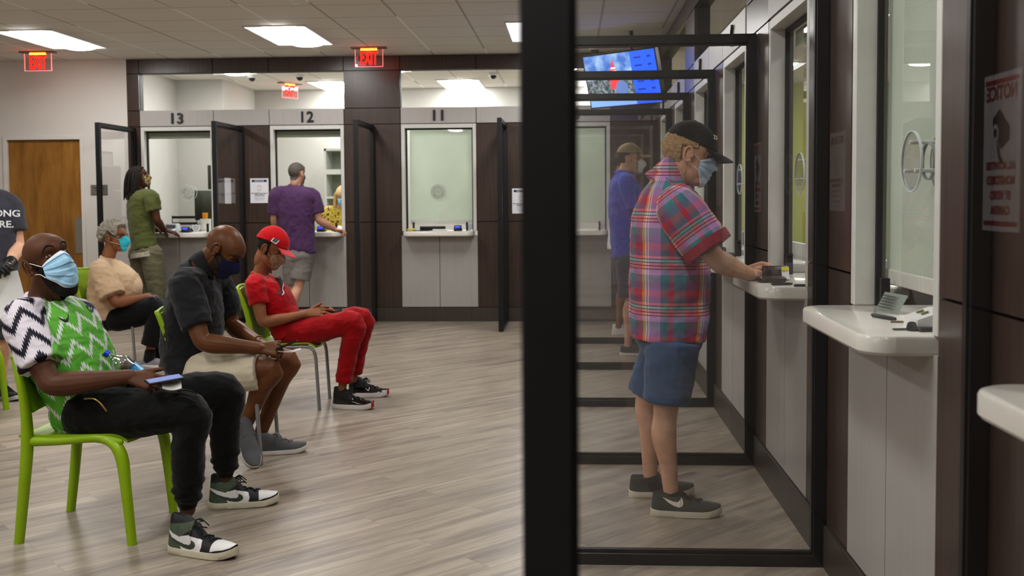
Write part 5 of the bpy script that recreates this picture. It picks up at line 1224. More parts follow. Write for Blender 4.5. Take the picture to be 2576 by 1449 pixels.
def purple_man():
    J = {}; Y = 11.36; fw = unit(V3(.22, .97, 0)); lat = V3(-fw[1], fw[0], 0); J['lat'] = lat; J['fwd'] = fw
    J['pel'] = at(750, 640, Y); J['neck'] = at(744, 466, Y)
    J['spine'] = [(at(752, 630, Y), .185, .13, .12), (at(747, 580, Y), .185, .135, .125), (at(742, 528, Y), .215, .125, .13), (at(742, 490, Y), .225, .10, .12), (at(743, 470, Y), .12, .06, .075)]
    J['sh_r'] = at(786, 496, Y+.03); J['el_r'] = at(802, 553, Y+.02); J['wr_r'] = at(842, 577, Y+.20); J['sh_l'] = at(698, 492, Y-.03); J['el_l'] = at(690, 555, Y+.0); J['wr_l'] = at(700, 580, Y+.22)
    J['hip_r'] = at(766, 640, Y); J['kn_r'] = at(752, 715, Y-.02); J['an_r'] = at(728, 800, Y-.10); J['hip_l'] = at(736, 640, Y); J['kn_l'] = at(738, 725, Y+.06); J['an_l'] = at(732, 812, Y+.02)
    J['head'] = h = Head(at(748, 438, Y), V3(.46, .88, -.08), V3(0, 0, 1), sc=1.0)
    root = build_body(J, [SK_FAIR, EYEW, IRIS], 'man in a purple polo shirt seen from behind leaning at window twelve', vox=.010, armvox=.0055, hsc=1.05, arm=1.05, hr=dict(f=V3(.96, .2, -.12), nrm=V3(.1, .1, 1), curl=(46, 55, 40), thumb=(.7, .5, .3)), hl=dict(f=V3(.5, .8, 0), nrm=V3(0, 0, 1)), headkw=dict(nu=48, nv=36, lid=.3))
    obj('hair', h.patch(lambda A, E, P: (P[..., 2] > .07-1.25*np.clip(.05-P[..., 0], 0, .11)) & ~((np.abs(P[..., 0]+.012) < .026) & (P[..., 2] < .032)), .008, rough=.003, rs=90), mat('salt_and_pepper_hair', srgb(92,84,76), .8, var=.35, vscale=140, bump=.6, bscale=200), root, label='short greying brown hair')
    add_mask(h, root, 'cloth', MATS['navy_mask_cloth'], STRAP, .002, label='navy mask')
    PU = cloth('purple_polo_cloth', srgb(84,56,92), .12); mb, op = shirt(J, .74, (.092, .092, .088), inf=1.06, neckr=.076, neckh=.12)
    torso(mb, [(at(756, 640, Y), .185, .125, .12), (at(750, 600, Y), .185, .13, .12)], lat); garment(root, 'polo_shirt', mb, PU, .009, 5, op, .008, (9, 9, 8), 61, label='purple polo shirt')
    mb, op = trousers(J, .42, (.125, .118, .112), hipw=.185, hipf=.13, hipb=.13); garment(root, 'shorts', mb, cloth('grey_short_cloth', srgb(132,126,122), .07), .009, 4, op, .006, (8, 8, 10), 62, label='grey shorts')
    for s in 'rl': a = J['an_'+s]; plain_shoe(root, V3(a[0], a[1], 0)-fw*.08, fw, .28, [MATS['dark_shoe_knit']], MATS['white_shoe_sole'])
purple_man()
def clerk():
    J = {}; Y = 12.62; fw = unit(V3(.1, -1, 0)); lat = V3(-fw[1], fw[0], 0); J['lat'] = lat; J['fwd'] = fw
    J['pel'] = at(856, 640, Y); J['neck'] = at(858, 520, Y)
    J['spine'] = [(at(856, 640, Y), .17, .12, .12), (at(854, 590, Y), .165, .13, .12), (at(852, 550, Y), .185, .12, .11), (at(856, 526, Y), .15, .08, .09)]
    J['sh_r'] = at(826, 538, Y); J['el_r'] = at(822, 590, Y-.05); J['wr_r'] = at(850, 580, Y-.35); J['sh_l'] = at(890, 538, Y); J['el_l'] = at(900, 590, Y-.05); J['wr_l'] = at(874, 580, Y-.35)
    for s, k in (('r', -1), ('l', 1)): J['hip_'+s] = at(856+k*20, 645, Y); J['kn_'+s] = at(856+k*20, 720, Y-.05); J['an_'+s] = at(856+k*20, 783, Y)
    J['head'] = h = Head(at(862, 494, Y-.06), V3(-.05, -.9, -.42), V3(0, -.42, .9), sc=.95)
    root = build_body(J, [SK_FAIR, EYEW, IRIS], 'blonde clerk in a yellow patterned blouse behind window twelve', vox=.012, armvox=.006, hr=dict(f=V3(0, -1, -.1), nrm=V3(0, 0, 1)), hl=dict(f=V3(0, -1, -.1), nrm=V3(0, 0, 1)), headkw=dict(nu=36, nv=28, lid=.1))
    BLN = mat('blonde_hair', srgb(214,186,128), .6, var=.25, vscale=40, stretch=(6, 6, .6), bump=.5, bscale=60); hm = h.patch(lambda A, E, P: (P[..., 2] > .055) | (P[..., 0] < .01), .018, rough=.003, nu=70, nv=50)
    for sd in (-1, 1):
        for k in range(7):
            o = V3(.02-.016*k, sd*.085, .03); hm.tube([h.w(o), h.w(o+V3(.01, sd*.015, -.09)), h.w(o+V3(.03, sd*.02, -.2)), h.w(o+V3(.02, sd*.01, -.27))], [.018, .022, .02, .008], 8, sub=3)
    obj('hair', hm, BLN, root, label='long blonde hair')
    add_mask(h, root, 'surgical', [MASKB, MASKW], STRAP, .002, label='pale face mask')
    def yb():
        m = bpy.data.materials.new('yellow_print_blouse'); t = NT(m); n = t.noise(t.coord('Object'), 34, 2); t.base(t.ramp(n, [(0, srgb(70,58,30)), (.40, srgb(206,178,58)), (.52, srgb(226,206,110)), (.60, srgb(120,98,36)), (.64, srgb(214,186,60))], 'CONSTANT')); t.bsdf.inputs['Roughness'].default_value = .8; return m
    mb, op = shirt(J, .85, (.085, .088, .088), inf=1.07, neckr=.06); garment(root, 'blouse', mb, yb(), .010, 5, op, .006, (8, 8, 10), 71, label='yellow patterned blouse')
    mb, op = trousers(J, 1.0); garment(root, 'trousers', mb, MATS['black_capri_cloth'], .012, 4, op)
    for s in 'rl': a = J['an_'+s]; plain_shoe(root, V3(a[0], a[1], 0)-fw*.08, fw, .25, [MATS['black_sock']], MATS['white_shoe_sole'])
clerk()
def left_man():
    J = {}; Y = 7.16; fw = unit(V3(.30, -.95, 0)); lat = V3(-fw[1], fw[0], 0); J['lat'] = lat; J['fwd'] = fw
    J['pel'] = at(-40, 745, Y); J['neck'] = at(-48, 470, Y)
    J['spine'] = [(at(-40, 740, Y), .20, .16, .15), (at(-38, 665, Y), .205, .19, .15), (at(-40, 590, Y), .21, .15, .15), (at(-44, 525, Y), .225, .12, .13), (at(-48, 482, Y), .14, .07, .08)]
    J['sh_l'] = at(24, 522, Y+.06); J['el_l'] = at(46, 620, Y+.06); J['wr_l'] = at(22, 668, Y-.20); J['sh_r'] = at(-110, 522, Y-.06); J['el_r'] = at(-90, 630, Y-.16); J['wr_r'] = at(-24, 660, Y-.28)
    J['hip_r'] = at(-73, 760, Y-.02); J['kn_r'] = at(-63, 860, Y-.06); J['an_r'] = at(-48, 985, Y-.08); J['hip_l'] = at(-6, 760, Y+.04); J['kn_l'] = at(2, 860, Y+.03); J['an_l'] = at(4, 975, Y+.08)
    J['head'] = h = Head(at(-46, 412, Y-.03), V3(.45, -.88, -.1), sc=1.02)
    root = build_body(J, [SK_FAIR, EYEW, IRIS], 'man in a dark grey lettered T-shirt and black gloves cut by the left edge', vox=.009, armvox=.0045, arm=1.1, leg=1.0, headkw=dict(nu=48, nv=36, lid=.3))
    obj('hair', h.patch(lambda A, E, P: (P[..., 2] > .06-1.0*np.clip(.04-P[..., 0], 0, .1)), .010, nu=60, nv=44), MATS['dark_grey_hair'], root)
    add_mask(h, root, 'surgical', [MASKB, MASKW], STRAP, .002)
    GL = mat('black_nitrile_glove', srgb(26,27,29), .42, var=.15, vscale=20)
    for s, kw in (('l', dict(f=V3(-.35, -.30, -.75), nrm=V3(.75, -.65, .1), curl=(40, 45, 30), thumb=(.8, .4, .2))), ('r', dict(f=V3(.78, -.2, -.35), nrm=V3(.2, -.75, .6), curl=(46, 55, 35), thumb=(.8, .4, .2)))):
        gm = MB(); w = J['wr_'+s]; hand(gm, w, side=(1 if s == 'r' else -1), sc=1.12, **kw); d = unit(kw['f']); e = unit(J['el_'+s]-w); gm.tube([w+d*.02, w, w+e*.05], [.034, .034, .036], 12, cap='flat'); obj('glove', organic(gm, .0042, 2), GL, root, label='black glove')
    w = J['wr_l']; e = unit(J['el_l']-w); a = unit(np.cross(e, (0, 0, 1))); b2 = np.cross(e, a); wt = MB(); wt.tube([w+e*.065+(a*math.cos(t)+b2*math.sin(t))*.037 for t in np.linspace(0, 2*PI, 22)], [(.011, .004)]*22, 8, lat=e, cap='flat')
    ws = obj('watch', wt, mat('black_watch_strap', srgb(22,22,24), .5), root, label='black sports watch'); q = MB(); n = unit(-FWD+V3(.3, 0, .3)); q.lathe([(.0, -.004), (.022, -.004), (.024, .003), (.020, .008), (0, .008)], w+e*.065+n*.036, n, 20); obj('watch_case', q, mat('black_watch_case', srgb(28,28,32), .25, metal=.4), ws)
    DG = cloth('dark_grey_t_shirt_cloth', srgb(64,64,72), .1); mb, op = shirt(J, .62, (.090, .088, .086), inf=1.07, neckr=.078, shoulder=.085); torso(mb, [(at(-38, 752, Y), .20, .17, .15), (at(-38, 690, Y), .205, .185, .15)], lat)
    sh = garment(root, 't_shirt', mb, DG, .008, 5, op, .007, (7, 7, 10), 81, label='dark grey T-shirt with white lettering')
    from mathutils.bvhtree import BVHTree
    W = np.array(WM[root.name]); bvh = BVHTree.FromPolygons([tuple(np.array(v.co)+W[:3, 3]) for v in sh.data.vertices], [tuple(p.vertices) for p in sh.data.polygons])
    nf = unit(V3(.30, -.95, .05)); rt = unit(np.cross(V3(0, 0, 1), -nf)*-1); rt = unit(V3(.95, .30, 0))
    for txt, u, v, sz in (('BELONG', 40, 543, .066), ('HERE.', 27, 571, .066)):
        t = text_mb(txt, sz, 0, 'RIGHT', bold=.0015); c = at(u, v, Y-.12); out = []
        for p in t.verts():
            o = c+rt*p[0]+V3(0, 0, 1)*p[1]-V3(0, 0, .1*p[0]*0); hit = bvh.ray_cast(Vector(o+nf*.4), Vector(-nf)); out.append(np.array(hit[0])+nf*.003 if hit[0] else o)
        q = MB(); q.add(out, t.F); obj('lettering', q, mat('white_shirt_print', srgb(222,222,224), .7), sh, False, label='white capital letters')
    mb, op = trousers(J, .46, (.13, .125, .12), hipw=.20, hipf=.15, hipb=.15); garment(root, 'shorts', mb, cloth('charcoal_short_cloth', srgb(66,66,68), .1), .009, 4, op, .005, (7, 7, 10), 82, label='charcoal shorts')
    BS = cloth('black_runner_knit', srgb(26,27,31), .2)
    for s, f in (('l', V3(.82, -.55, 0)), ('r', V3(.75, -.65, 0))):
        a, k = J['an_'+s], J['kn_'+s]; sm = MB(); sm.tube([lerp(a, k, .14), a, a+V3(.01, 0, -.04)], .044, 12); obj('sock', sm, mat('grey_sock', srgb(150,148,146), .9), root)
        plain_shoe(root, V3(a[0], a[1], 0)-unit(f)*.075, f, .295, [BS], mat('pale_sole', srgb(196,194,190), .6), ankle=.085, lace=BS, label='black running shoe')
    return J
JLM = left_man()
# ================================================================== FURNITURE AND THINGS
# ---- clear partitions
def partition(w, s, label, d1=-1.0125, d0=-.004, zt=2.253, group=None):
    """framed clear screen standing out from the wall at s"""
    t = thing('clear_partition', label, 'partition', w.pt(s, (d0+d1)/2, 0), group=group); h = .024; b = .046
    fr = MB(); w.bb(fr, s-h, s+h, d1, d1+b, 0, zt, 0, .002); w.bb(fr, s-h, s+h, d0-b, d0, 0, zt, 0, .002); obj('post', fr, BLK, t, False)
    for z in (0, zt-b):
        fr = MB(); w.bb(fr, s-h, s+h, d1+b, d0-b, z, z+b, 0, .002); obj('rail', fr, BLK, t, False)
    gl = MB(); gl.quad(*[w.pt(s, d, z) for d, z in ((d1+b-.006, b-.006), (d0-b+.006, b-.006), (d0-b+.006, zt-b+.006), (d1+b-.006, zt-b+.006))]); obj('clear_sheet', gl, SCREEN, t, False)
    bd = MB()
    for z in (b, zt-b-.012):
        w.bb(bd, s-.012, s+.012, d1+b, d0-b, z, z+.012)
    for d in (d1+b, d0-b-.005): w.bb(bd, s-.012, s+.012, d, d+.005, b, zt-b)
    obj('glazing_bead', bd, BLK, t, False); return t
G = 'black-framed clear partitions'
names_b = {-5.046:'leftmost black-framed clear partition, left of window thirteen', -3.778:'black-framed clear partition between windows thirteen and twelve', -2.257:'black-framed clear partition between windows twelve and eleven', -.736:'black-framed clear partition between windows eleven and ten'}
for s, lb in names_b.items(): partition(WB, s, lb, group=G, d1=-.952)

for k, lb in ((-2, 'nearest black-framed clear partition whose blurred post crosses the picture'), (-1, 'black-framed clear partition between windows three and four'), (0, 'black-framed clear partition between windows four and five'), (1, 'black-framed clear partition between windows five and six, behind the madras shirt'), (2, 'black-framed clear partition between windows six and seven'), (3, 'black-framed clear partition between windows seven and eight'), (4, 'black-framed clear partition between windows eight and nine')):
    partition(WR, 3.990+1.5208*k, lb, group=G)
# ---- exit signs
RED_E = mat('lit_red_letters', (1, .012, .006, 1), .5, emit=1.25, spec=.1); ACR = glass_mat('exit_acrylic', .06, (.99,.9,.9,1), haze=.015, hazecol=(1,.45,.4,1)); RIM = mat('red_lit_edge', (1,.22,.2,1), .4, emit=.55); LEDS = mat('orange_leds', (1,.25,.02,1), .4, emit=6)
def exit_sign(x, y, label, rz=0.0, arrow=False, z=HC):
    t = thing('exit_sign', label, 'exit sign', (x, y, z-.01), group='exit signs', rz=rz)
    m = MB().bb(-.19, .19, -.05, .05, -.004, .01); obj('ceiling_plate', m, mat('satin_plate', srgb(120,112,104), .4, metal=.5), t, False, local=True)
    m = MB().bb(-.15, .15, -.004, .004, -.195, -.012); obj('acrylic_panel', m, ACR, t, False, local=True)
    m = MB()
    for a in ((-.152,-.148,-.195,-.01), (.148,.152,-.195,-.01), (-.152,.152,-.199,-.195)): m.bb(a[0], a[1], -.005, .005, a[2], a[3])
    obj('panel_edge', m, RIM, t, False, local=True)
    tx = text_mb('EXIT', .185, .002, bold=.005); v = tx.verts(); v = np.stack([v[:, 0]*.50, -v[:, 2]-.006, v[:, 1]*1.12-.17], 1); q = MB(); q.add(v, tx.F); obj('letters', q, RED_E, t, False, local=True, label='red lit letters')
    m = MB()
    for k in range(8): m.bb(-.088+.0225*k, -.072+.0225*k, -.012, .004, -.022, -.008)
    obj('led_strip', m, LEDS, t, False, local=True)
    if arrow:
        m = MB(); m.add([(-.145,-.006,-.10),(-.115,-.006,-.075),(-.115,-.006,-.09),(-.125,-.006,-.10),(-.115,-.006,-.11),(-.115,-.006,-.125)], [(0,1,2,3),(0,3,4,5)]); obj('arrow', m, mat('dim_red_arrow', srgb(150,40,36), .5, emit=.3), t, False, local=True)
exit_sign(*atz(95, 130, HC)[:2], 'lit red exit sign hanging in front of the white wall by the wooden door')
exit_sign(*atz(928, 119, HC)[:2], 'lit red exit sign hanging before the dark column right of window twelve', arrow=True)
exit_sign(*atz(729, 209, HC)[:2], 'turned red exit sign seen in the office above window twelve', rz=1.05)
# ---- dome cameras on the office ceiling
def dome(x, y, label, z=HC):
    t = thing('dome_camera', label, 'security camera', (x, y, z-.005), group='dome cameras')
    m = MB(); m.lathe([(0, .005), (.062, .005), (.066, -.012), (.055, -.03)], (0, 0, 0), (0, 0, 1), 24); obj('base', m, mat('white_camera_base', srgb(214,212,208), .4), t, local=True)
    m = MB(); m.lathe([(.046*math.cos(a), -.028-.046*math.sin(a)) for a in np.linspace(0, PI/2-.02, 8)], (0, 0, 0), (0, 0, 1), 24); obj('dome', m, mat('smoked_dome', srgb(30,34,36), .08, spec=.8), t, local=True)
dome(*at(634, 190, 13.6)[:2], 'small dome camera on the office ceiling above window thirteen'); dome(*at(754, 188, 13.6)[:2], 'small dome camera on the office ceiling left of the exit sign column'); dome(*at(1241, 184, 13.7)[:2], 'small dome camera on the office ceiling above window eleven')
dome(.275, 11.45, 'dome camera on the ceiling beside the television'); 
m = MB(); c = at(743, 1, 8.5); c[2] = HC; m.lathe([(0, 0), (.05, 0), (.048, -.02), (.03, -.032), (0, -.034)], c, (0, 0, 1), 24); solo('smoke_detector', m, mat('white_detector', srgb(222,220,214), .5), 'round white smoke detector on the ceiling at the top edge', 'smoke detector')
# ---- television
def tv():
    c = V3(*at(1564, 199, 10.3)); nrm = unit(V3(-.64, -.72, -.27)); rt = unit(np.cross(V3(0, 0, 1), -nrm))*-1; rt = unit(np.cross(-nrm, V3(0, 0, 1))); up = np.cross(rt, -nrm)*1.0
    if up[2] < 0: up = -up
    w, h = .44, .255; t = thing('television', 'ceiling-hung television with a blue side panel on its picture', 'television', c)
    def P(x, y, o=0): return c+rt*x+up*y+nrm*o
    def slab(x0, x1, y0, y1, o0, o1): m = MB(); m.add([P(x, y, o) for x in (x0, x1) for y in (y0, y1) for o in (o0, o1)], [(0,1,3,2),(4,6,7,5),(0,4,5,1),(2,3,7,6),(0,2,6,4),(1,5,7,3)]); return m
    obj('case', slab(-w-.014, w+.014, -h-.014, h+.014, -.05, .0), mat('black_tv_plastic', srgb(20,20,22), .3), t, False)
    def scr(x0, x1, y0, y1, o, mt, nm, lb=None): m = MB(); m.add([P(x0*w, y0*h, o), P(x1*w, y0*h, o), P(x1*w, y1*h, o), P(x0*w, y1*h, o)], [(0,1,2,3)]); return obj(nm, m, mt, t, False, label=lb)
    def em(name, col, e=1.0): return mat(name, col, .4, emit=e)
    def sky():
        mm = bpy.data.materials.new('tv_sky'); g = NT(mm); n = g.noise(g.coord('Object'), 7, 5, .6); cc = g.ramp(n, [(.38, srgb(70,120,210)), (.55, srgb(150,190,236)), (.7, srgb(220,230,244))]); g.base((0,0,0,1)); g.link(cc, g.bsdf.inputs['Emission Color']); g.bsdf.inputs['Emission Strength'].default_value = .75; return mm
    def crowd():
        mm = bpy.data.materials.new('tv_crowd'); g = NT(mm); n = g.noise(g.coord('Object'), 26, 4, .7); cc = g.ramp(n, [(.35, srgb(40,50,66)), (.5, srgb(110,124,120)), (.6, srgb(190,206,226)), (.7, srgb(80,84,70))]); g.base((0,0,0,1)); g.link(cc, g.bsdf.inputs['Emission Color']); g.bsdf.inputs['Emission Strength'].default_value = .6; return mm
    scr(-1, .32, .05, 1, .001, sky(), 'sky_picture'); scr(-1, .32, -.62, .05, .001, crowd(), 'crowd_picture'); scr(-1, .32, -1, -.62, .001, em('tv_caption', srgb(120,160,230), .8), 'caption_bar')
    scr(.32, 1, -1, 1, .001, em('tv_blue', srgb(30,86,226), .9), 'blue_panel', 'blue information panel')
    red = em('tv_red', srgb(206,60,70), .7); wht = em('tv_white', srgb(220,226,236), .7)
    m = MB(); m.add([P(x*w, y*h, .002) for x, y in ((-.34,-.35),(-.06,-.35),(-.10,.25),(-.14,.55),(-.19,.82),(-.24,.55),(-.32,.2))], [tuple(range(7))]); obj('red_figure', m, red, t, False)
    for k, (y, a) in enumerate(((.30, .08), (.42, .065), (.15, .11))): scr(-.19-a, -.19+a, y, y+.06, .003, wht, 'white_band')
    m = MB(); m.add([P((-.02+.17*math.cos(q))*w, (-.35+.3*math.sin(q))*h, .003) for q in np.linspace(0, 2*PI, 18, endpoint=False)], [tuple(range(18))]); obj('grey_figure', m, em('tv_grey', srgb(96,124,180), .6), t, False)
    dk = em('tv_dark_blue', srgb(16,50,150), .6)
    for k in range(6): scr(.42, .62, .72-.3*k, .78-.3*k, .002, dk, 'text_row'); scr(.78, .88, .72-.3*k, .79-.3*k, .002, dk, 'text_row')
    m = MB(); b = c-nrm*.05; m.tube([b, b-nrm*.10, V3(b[0]-nrm[0]*.10, b[1]-nrm[1]*.10, HC)], .022, 12, cap='flat'); obj('ceiling_mount', m, mat('black_mount', srgb(26,26,28), .5), t)
tv()
# ---- notices
PAPER = mat('white_paper', srgb(228,228,232), .7, var=.01); NAVYP = mat('navy_print', srgb(36,52,88), .7); GREYP = mat('grey_print', srgb(120,122,126), .7); LPRINT = mat('pale_print', srgb(206,198,200), .7)
def notice(w, s, z0, d, label, W=.215, H=.285, group='phone notices'):
    t = thing('phone_notice', label, 'notice', w.pt(s, d, z0), group=group)
    sgn = 1 if w.side == 'back' else -1
    m = MB(); w.bb(m, s-W/2, s+W/2, d-.0015, d, z0, z0+H); obj('sheet', m, PAPER, t, False)
    m = MB(); w.bb(m, s-W*.41, s+W*.41, d-.0022, d-.001, z0+H*.85, z0+H*.94); obj('title_bar', m, NAVYP, t, False)
    tx = text_mb('NOTICE', H*.085, 0, spacing=1.3, bold=.0008); obj('title', w.text(tx, s, z0+H*.865, d-.0026), PAPER, t, False)
    cx, cz = s, z0+H*.60; m = MB(); th = np.linspace(0, 2*PI, 25); r0, r1 = H*.125, H*.133
    ring = np.array([[w.pt(cx+r*math.cos(a), d-.0022, cz+r*math.sin(a)) for a in th] for r in (r0, r1)]); m.grid(ring); obj('ring_symbol', m, LPRINT, t, False)
    m = MB()
    for a in ((-.016,.016,-.028,-.025),(-.016,.016,.025,.028),(-.016,-.0135,-.028,.028),(.0135,.016,-.028,.028)): w.bb(m, cx+a[0], cx+a[1], d-.0024, d-.001, cz+a[2], cz+a[3])
    obj('phone_symbol', m, GREYP, t, False)
    for k, (ln, sz, bd) in enumerate((('No Cell Phone Use or', .105, .001), ('Talking Please', .105, .001), ('Please silence phone', .07, 0), ('and step outside the', .07, 0), ('office to take calls', .07, 0))):
        tx = text_mb(ln, H*sz*.72, 0, bold=bd*.6); obj('text_line', w.text(tx, s, z0+H*(.37-.065*k), d-.0024), GREYP if k > 1 else mat('dark_print', srgb(70,72,78), .7), t, False)
notice(WB, -3.582, 1.375, -.001, 'white phone notice on the dark panel left of window twelve'); notice(WB, -.553, 1.235, -.001, 'white phone notice beside the big blurred post')
# on the clear sheet of the screen between thirteen and twelve
def notice_side(x, y0, z0, label, W=.215, H=.285):
    t = thing('phone_notice', label, 'notice', (x, y0, z0), group='phone notices')
    M = Matrix(((0,0,-1,0),(-1,0,0,0),(0,1,0,0),(0,0,0,1))); M2 = Matrix.Translation((x-.006, y0, z0)) @ M
    def r(x0, x1, y0_, y1_, o): q = MB(); q.add([(x0,y0_,o),(x1,y0_,o),(x1,y1_,o),(x0,y1_,o)], [(0,1,2,3)]); return q.mapped(M2)
    obj('sheet', r(-W/2, W/2, 0, H, 0), PAPER, t, False); obj('title_bar', r(-W*.41, W*.41, H*.85, H*.94, .0007), NAVYP, t, False)
    obj('title', text_mb('NOTICE', H*.085, 0, spacing=1.3, bold=.0008).mapped(M2 @ Matrix.Translation((0, H*.865, .0012))), PAPER, t, False)
    for k, ln in enumerate(('No Cell Phone Use or', 'Talking Please', 'Please silence phone')): obj('text_line', text_mb(ln, H*.07, 0).mapped(M2 @ Matrix.Translation((0, H*(.37-.065*k), .0012))), GREYP, t, False)
# ---- reflected signs: they hang on the right wall beside the camera and show mirrored in the clear sheets
def camera_sign():
    t = thing('camera_notice', 'red and white camera-surveillance notice seen mirrored at the right edge', 'notice', (RX, -.505, 1.33)); M = on_right(RX-.001, -.505, 1.333)
    W, H = .200, .355
    def rect(x0, x1, y0, y1, o): q = MB(); q.add([(x0,y0,o),(x1,y0,o),(x1,y1,o),(x0,y1,o)], [(0,1,2,3)]); return q.mapped(M)
    RP = mat('red_print', srgb(176,36,44), .6); BP = mat('black_sign_print', srgb(30,30,32), .6); WPL = mat('white_sign_plastic', srgb(238,236,238), .35)
    obj('plate', MB().prism([(-W/2,0),(W/2,0),(W/2,H),(-W/2,H)], 0, .003, M), WPL, t, False)
    obj('red_bar', rect(-W*.46, W*.46, H*.935, H*.965, .0036), RP, t, False); obj('red_bar', rect(-W*.46, W*.46, H*.035, H*.065, .0036), RP, t, False)
    for s, y, z in (('NOTICE', .835, .046), ('ALL ACTIVITIES', .395, .0235), ('MONITORED', .30, .026), ('BY VIDEO', .205, .026), ('CAMERA', .11, .026)):
        obj('sign_text', text_mb(s, z, 0, bold=.0012).mapped(M @ Matrix.Translation((0, H*y, .004))), RP, t, False, label='red capital letters')
    m = MB(); m.add([(-.045,.235,.004),(.01,.275,.004),(.045,.255,.004),(.045,.225,.004),(.0,.185,.004),(-.045,.205,.004)], [tuple(range(6))]); obj('camera_symbol', m.mapped(M), BP, t, False, label='black camera pictogram')
    m = MB(); m.add([(.012,.192,.0045),(.024,.200,.0045),(.012,.165,.0045),(-.006,.150,.0045),(-.014,.156,.0045),(.002,.172,.0045)], [tuple(range(6))]); obj('camera_symbol', m.mapped(M), BP, t, False)
    m = MB(); m.add([(.028+.017*math.cos(a), .222+.021*math.sin(a), .005) for a in np.linspace(0, 2*PI, 20, endpoint=False)], [tuple(range(20))]); obj('lens_symbol', m.mapped(M), WPL, t, False)
    m = MB(); m.add([(.028+.008*math.cos(a), .222+.011*math.sin(a), .0055) for a in np.linspace(0, 2*PI, 20, endpoint=False)], [tuple(range(20))]); obj('lens_symbol', m.mapped(M), BP, t, False)
camera_sign()
notice(WR, -1.95, 1.36, -.001, 'white phone notice seen only as a faint reflection beside the nearest teller window')
# ---- chairs
LIMEP = mat('lime_green_plastic', srgb(140,172,16), .35, var=.03, vscale=10, bump=.02, bscale=200); TUBE = mat('silver_grey_tube', srgb(150,150,150), .35, metal=.55)
def seat_shell(mb, w=.225, d=.23, z=.445, back=True, thick=.012, top=.83, lean=.10):
    """moulded seat: saddle pan whose front edge rolls down"""
    nu, nv = 15, 17; P = np.zeros((nv, nu, 3)); 
    for i in range(nv):
        for j in range(nu):
            a = i/(nv-1); s = (j/(nu-1)-.5)*2; x = -d+2*d*a; ww = w*(.93+.07*math.sin(a*PI))
            zz = z-.014*math.cos(s*PI/2)*math.sin(a*PI)+.010*a-.030*max(0, (a-.86)/.14)**2; P[i, j] = (x+.012*(1-s*s)*a, s*ww, zz+.006*s*s)
    top_ = P; bot = P-V3(0, 0, thick); mb.grid(top_); mb.grid(bot[::-1])
    rim = np.concatenate([P[0, :], P[1:, -1], P[-1, -2::-1], P[-2:0:-1, 0]]); mb.grid(np.stack([np.vstack([rim, rim[:1]]), np.vstack([rim, rim[:1]])-V3(0, 0, thick)])[::-1]); return mb
def back_shell(mb, x0=-.20, z0=.56, z1=.83, w=.215, lean=.10, thick=.012, full=False):
    nu, nv = 15, 13; P = np.zeros((nv, nu, 3))
    for i in range(nv):
        for j in range(nu):
            a = i/(nv-1); s = (j/(nu-1)-.5)*2; ww = w*(.90+.10*math.sin(min(1, a*1.3)*PI/2)) if not full else w*(1-.06*a)
            P[i, j] = (x0-lean*a-.02*a*a-.022*(1-s*s)+.012, s*ww, z0+(z1-z0)*a-.012*s*s*a)
    n = V3(-1, 0, 0); mb.grid(P[::-1]); mb.grid(P+n*thick)
    rim = np.concatenate([P[0, :], P[1:, -1], P[-1, -2::-1], P[-2:0:-1, 0]]); rim = np.vstack([rim, rim[:1]]); mb.grid(np.stack([rim, rim+n*thick])); return mb
def chair_plastic(loc, rz, label):
    """all-plastic chair with four moulded legs"""
    t = thing('waiting_chair', label, 'chair', loc, rz, group='lime green chairs'); L = lambda nm, mb: obj(nm, mb, LIMEP, t, 50, local=True)
    L('seat', seat_shell(MB())); L('backrest', back_shell(MB(), x0=-.185, z0=.54, z1=.785, lean=.04))
    for s in (-1, 1):
        m = MB(); m.tube([(.245, s*.225, 0), (.225, s*.222, .22), (.205, s*.218, .37), (.15, s*.214, .43), (.06, s*.214, .438)], [(.021, .019), (.024, .022), (.028, .026), (.022, .020), (.012, .014)], 14, sub=4, cap='flat'); L('leg', m)
        m = MB(); m.tube([(-.235, s*.225, 0), (-.205, s*.225, .24), (-.188, s*.222, .42), (-.192, s*.220, .56), (-.215, s*.214, .68), (-.245, s*.200, .775)], [(.021, .02), (.025, .023), (.028, .024), (.025, .020), (.020, .017), (.015, .013)], 14, sub=4, cap='flat'); L('leg', m)
        m = MB(); m.tube([(-.19, s*.220, .425), (-.05, s*.222, .428), (.10, s*.220, .440), (.20, s*.215, .425)], [(.02, .022), (.014, .017), (.014, .017), (.012, .016)], 12, sub=4); L('side_rail', m)
    m = MB(); m.tube([(-.245, -.205, .775), (-.262, 0, .785), (-.245, .205, .775)], [.014, .015, .014], 10, sub=6); L('top_rail', m); return t
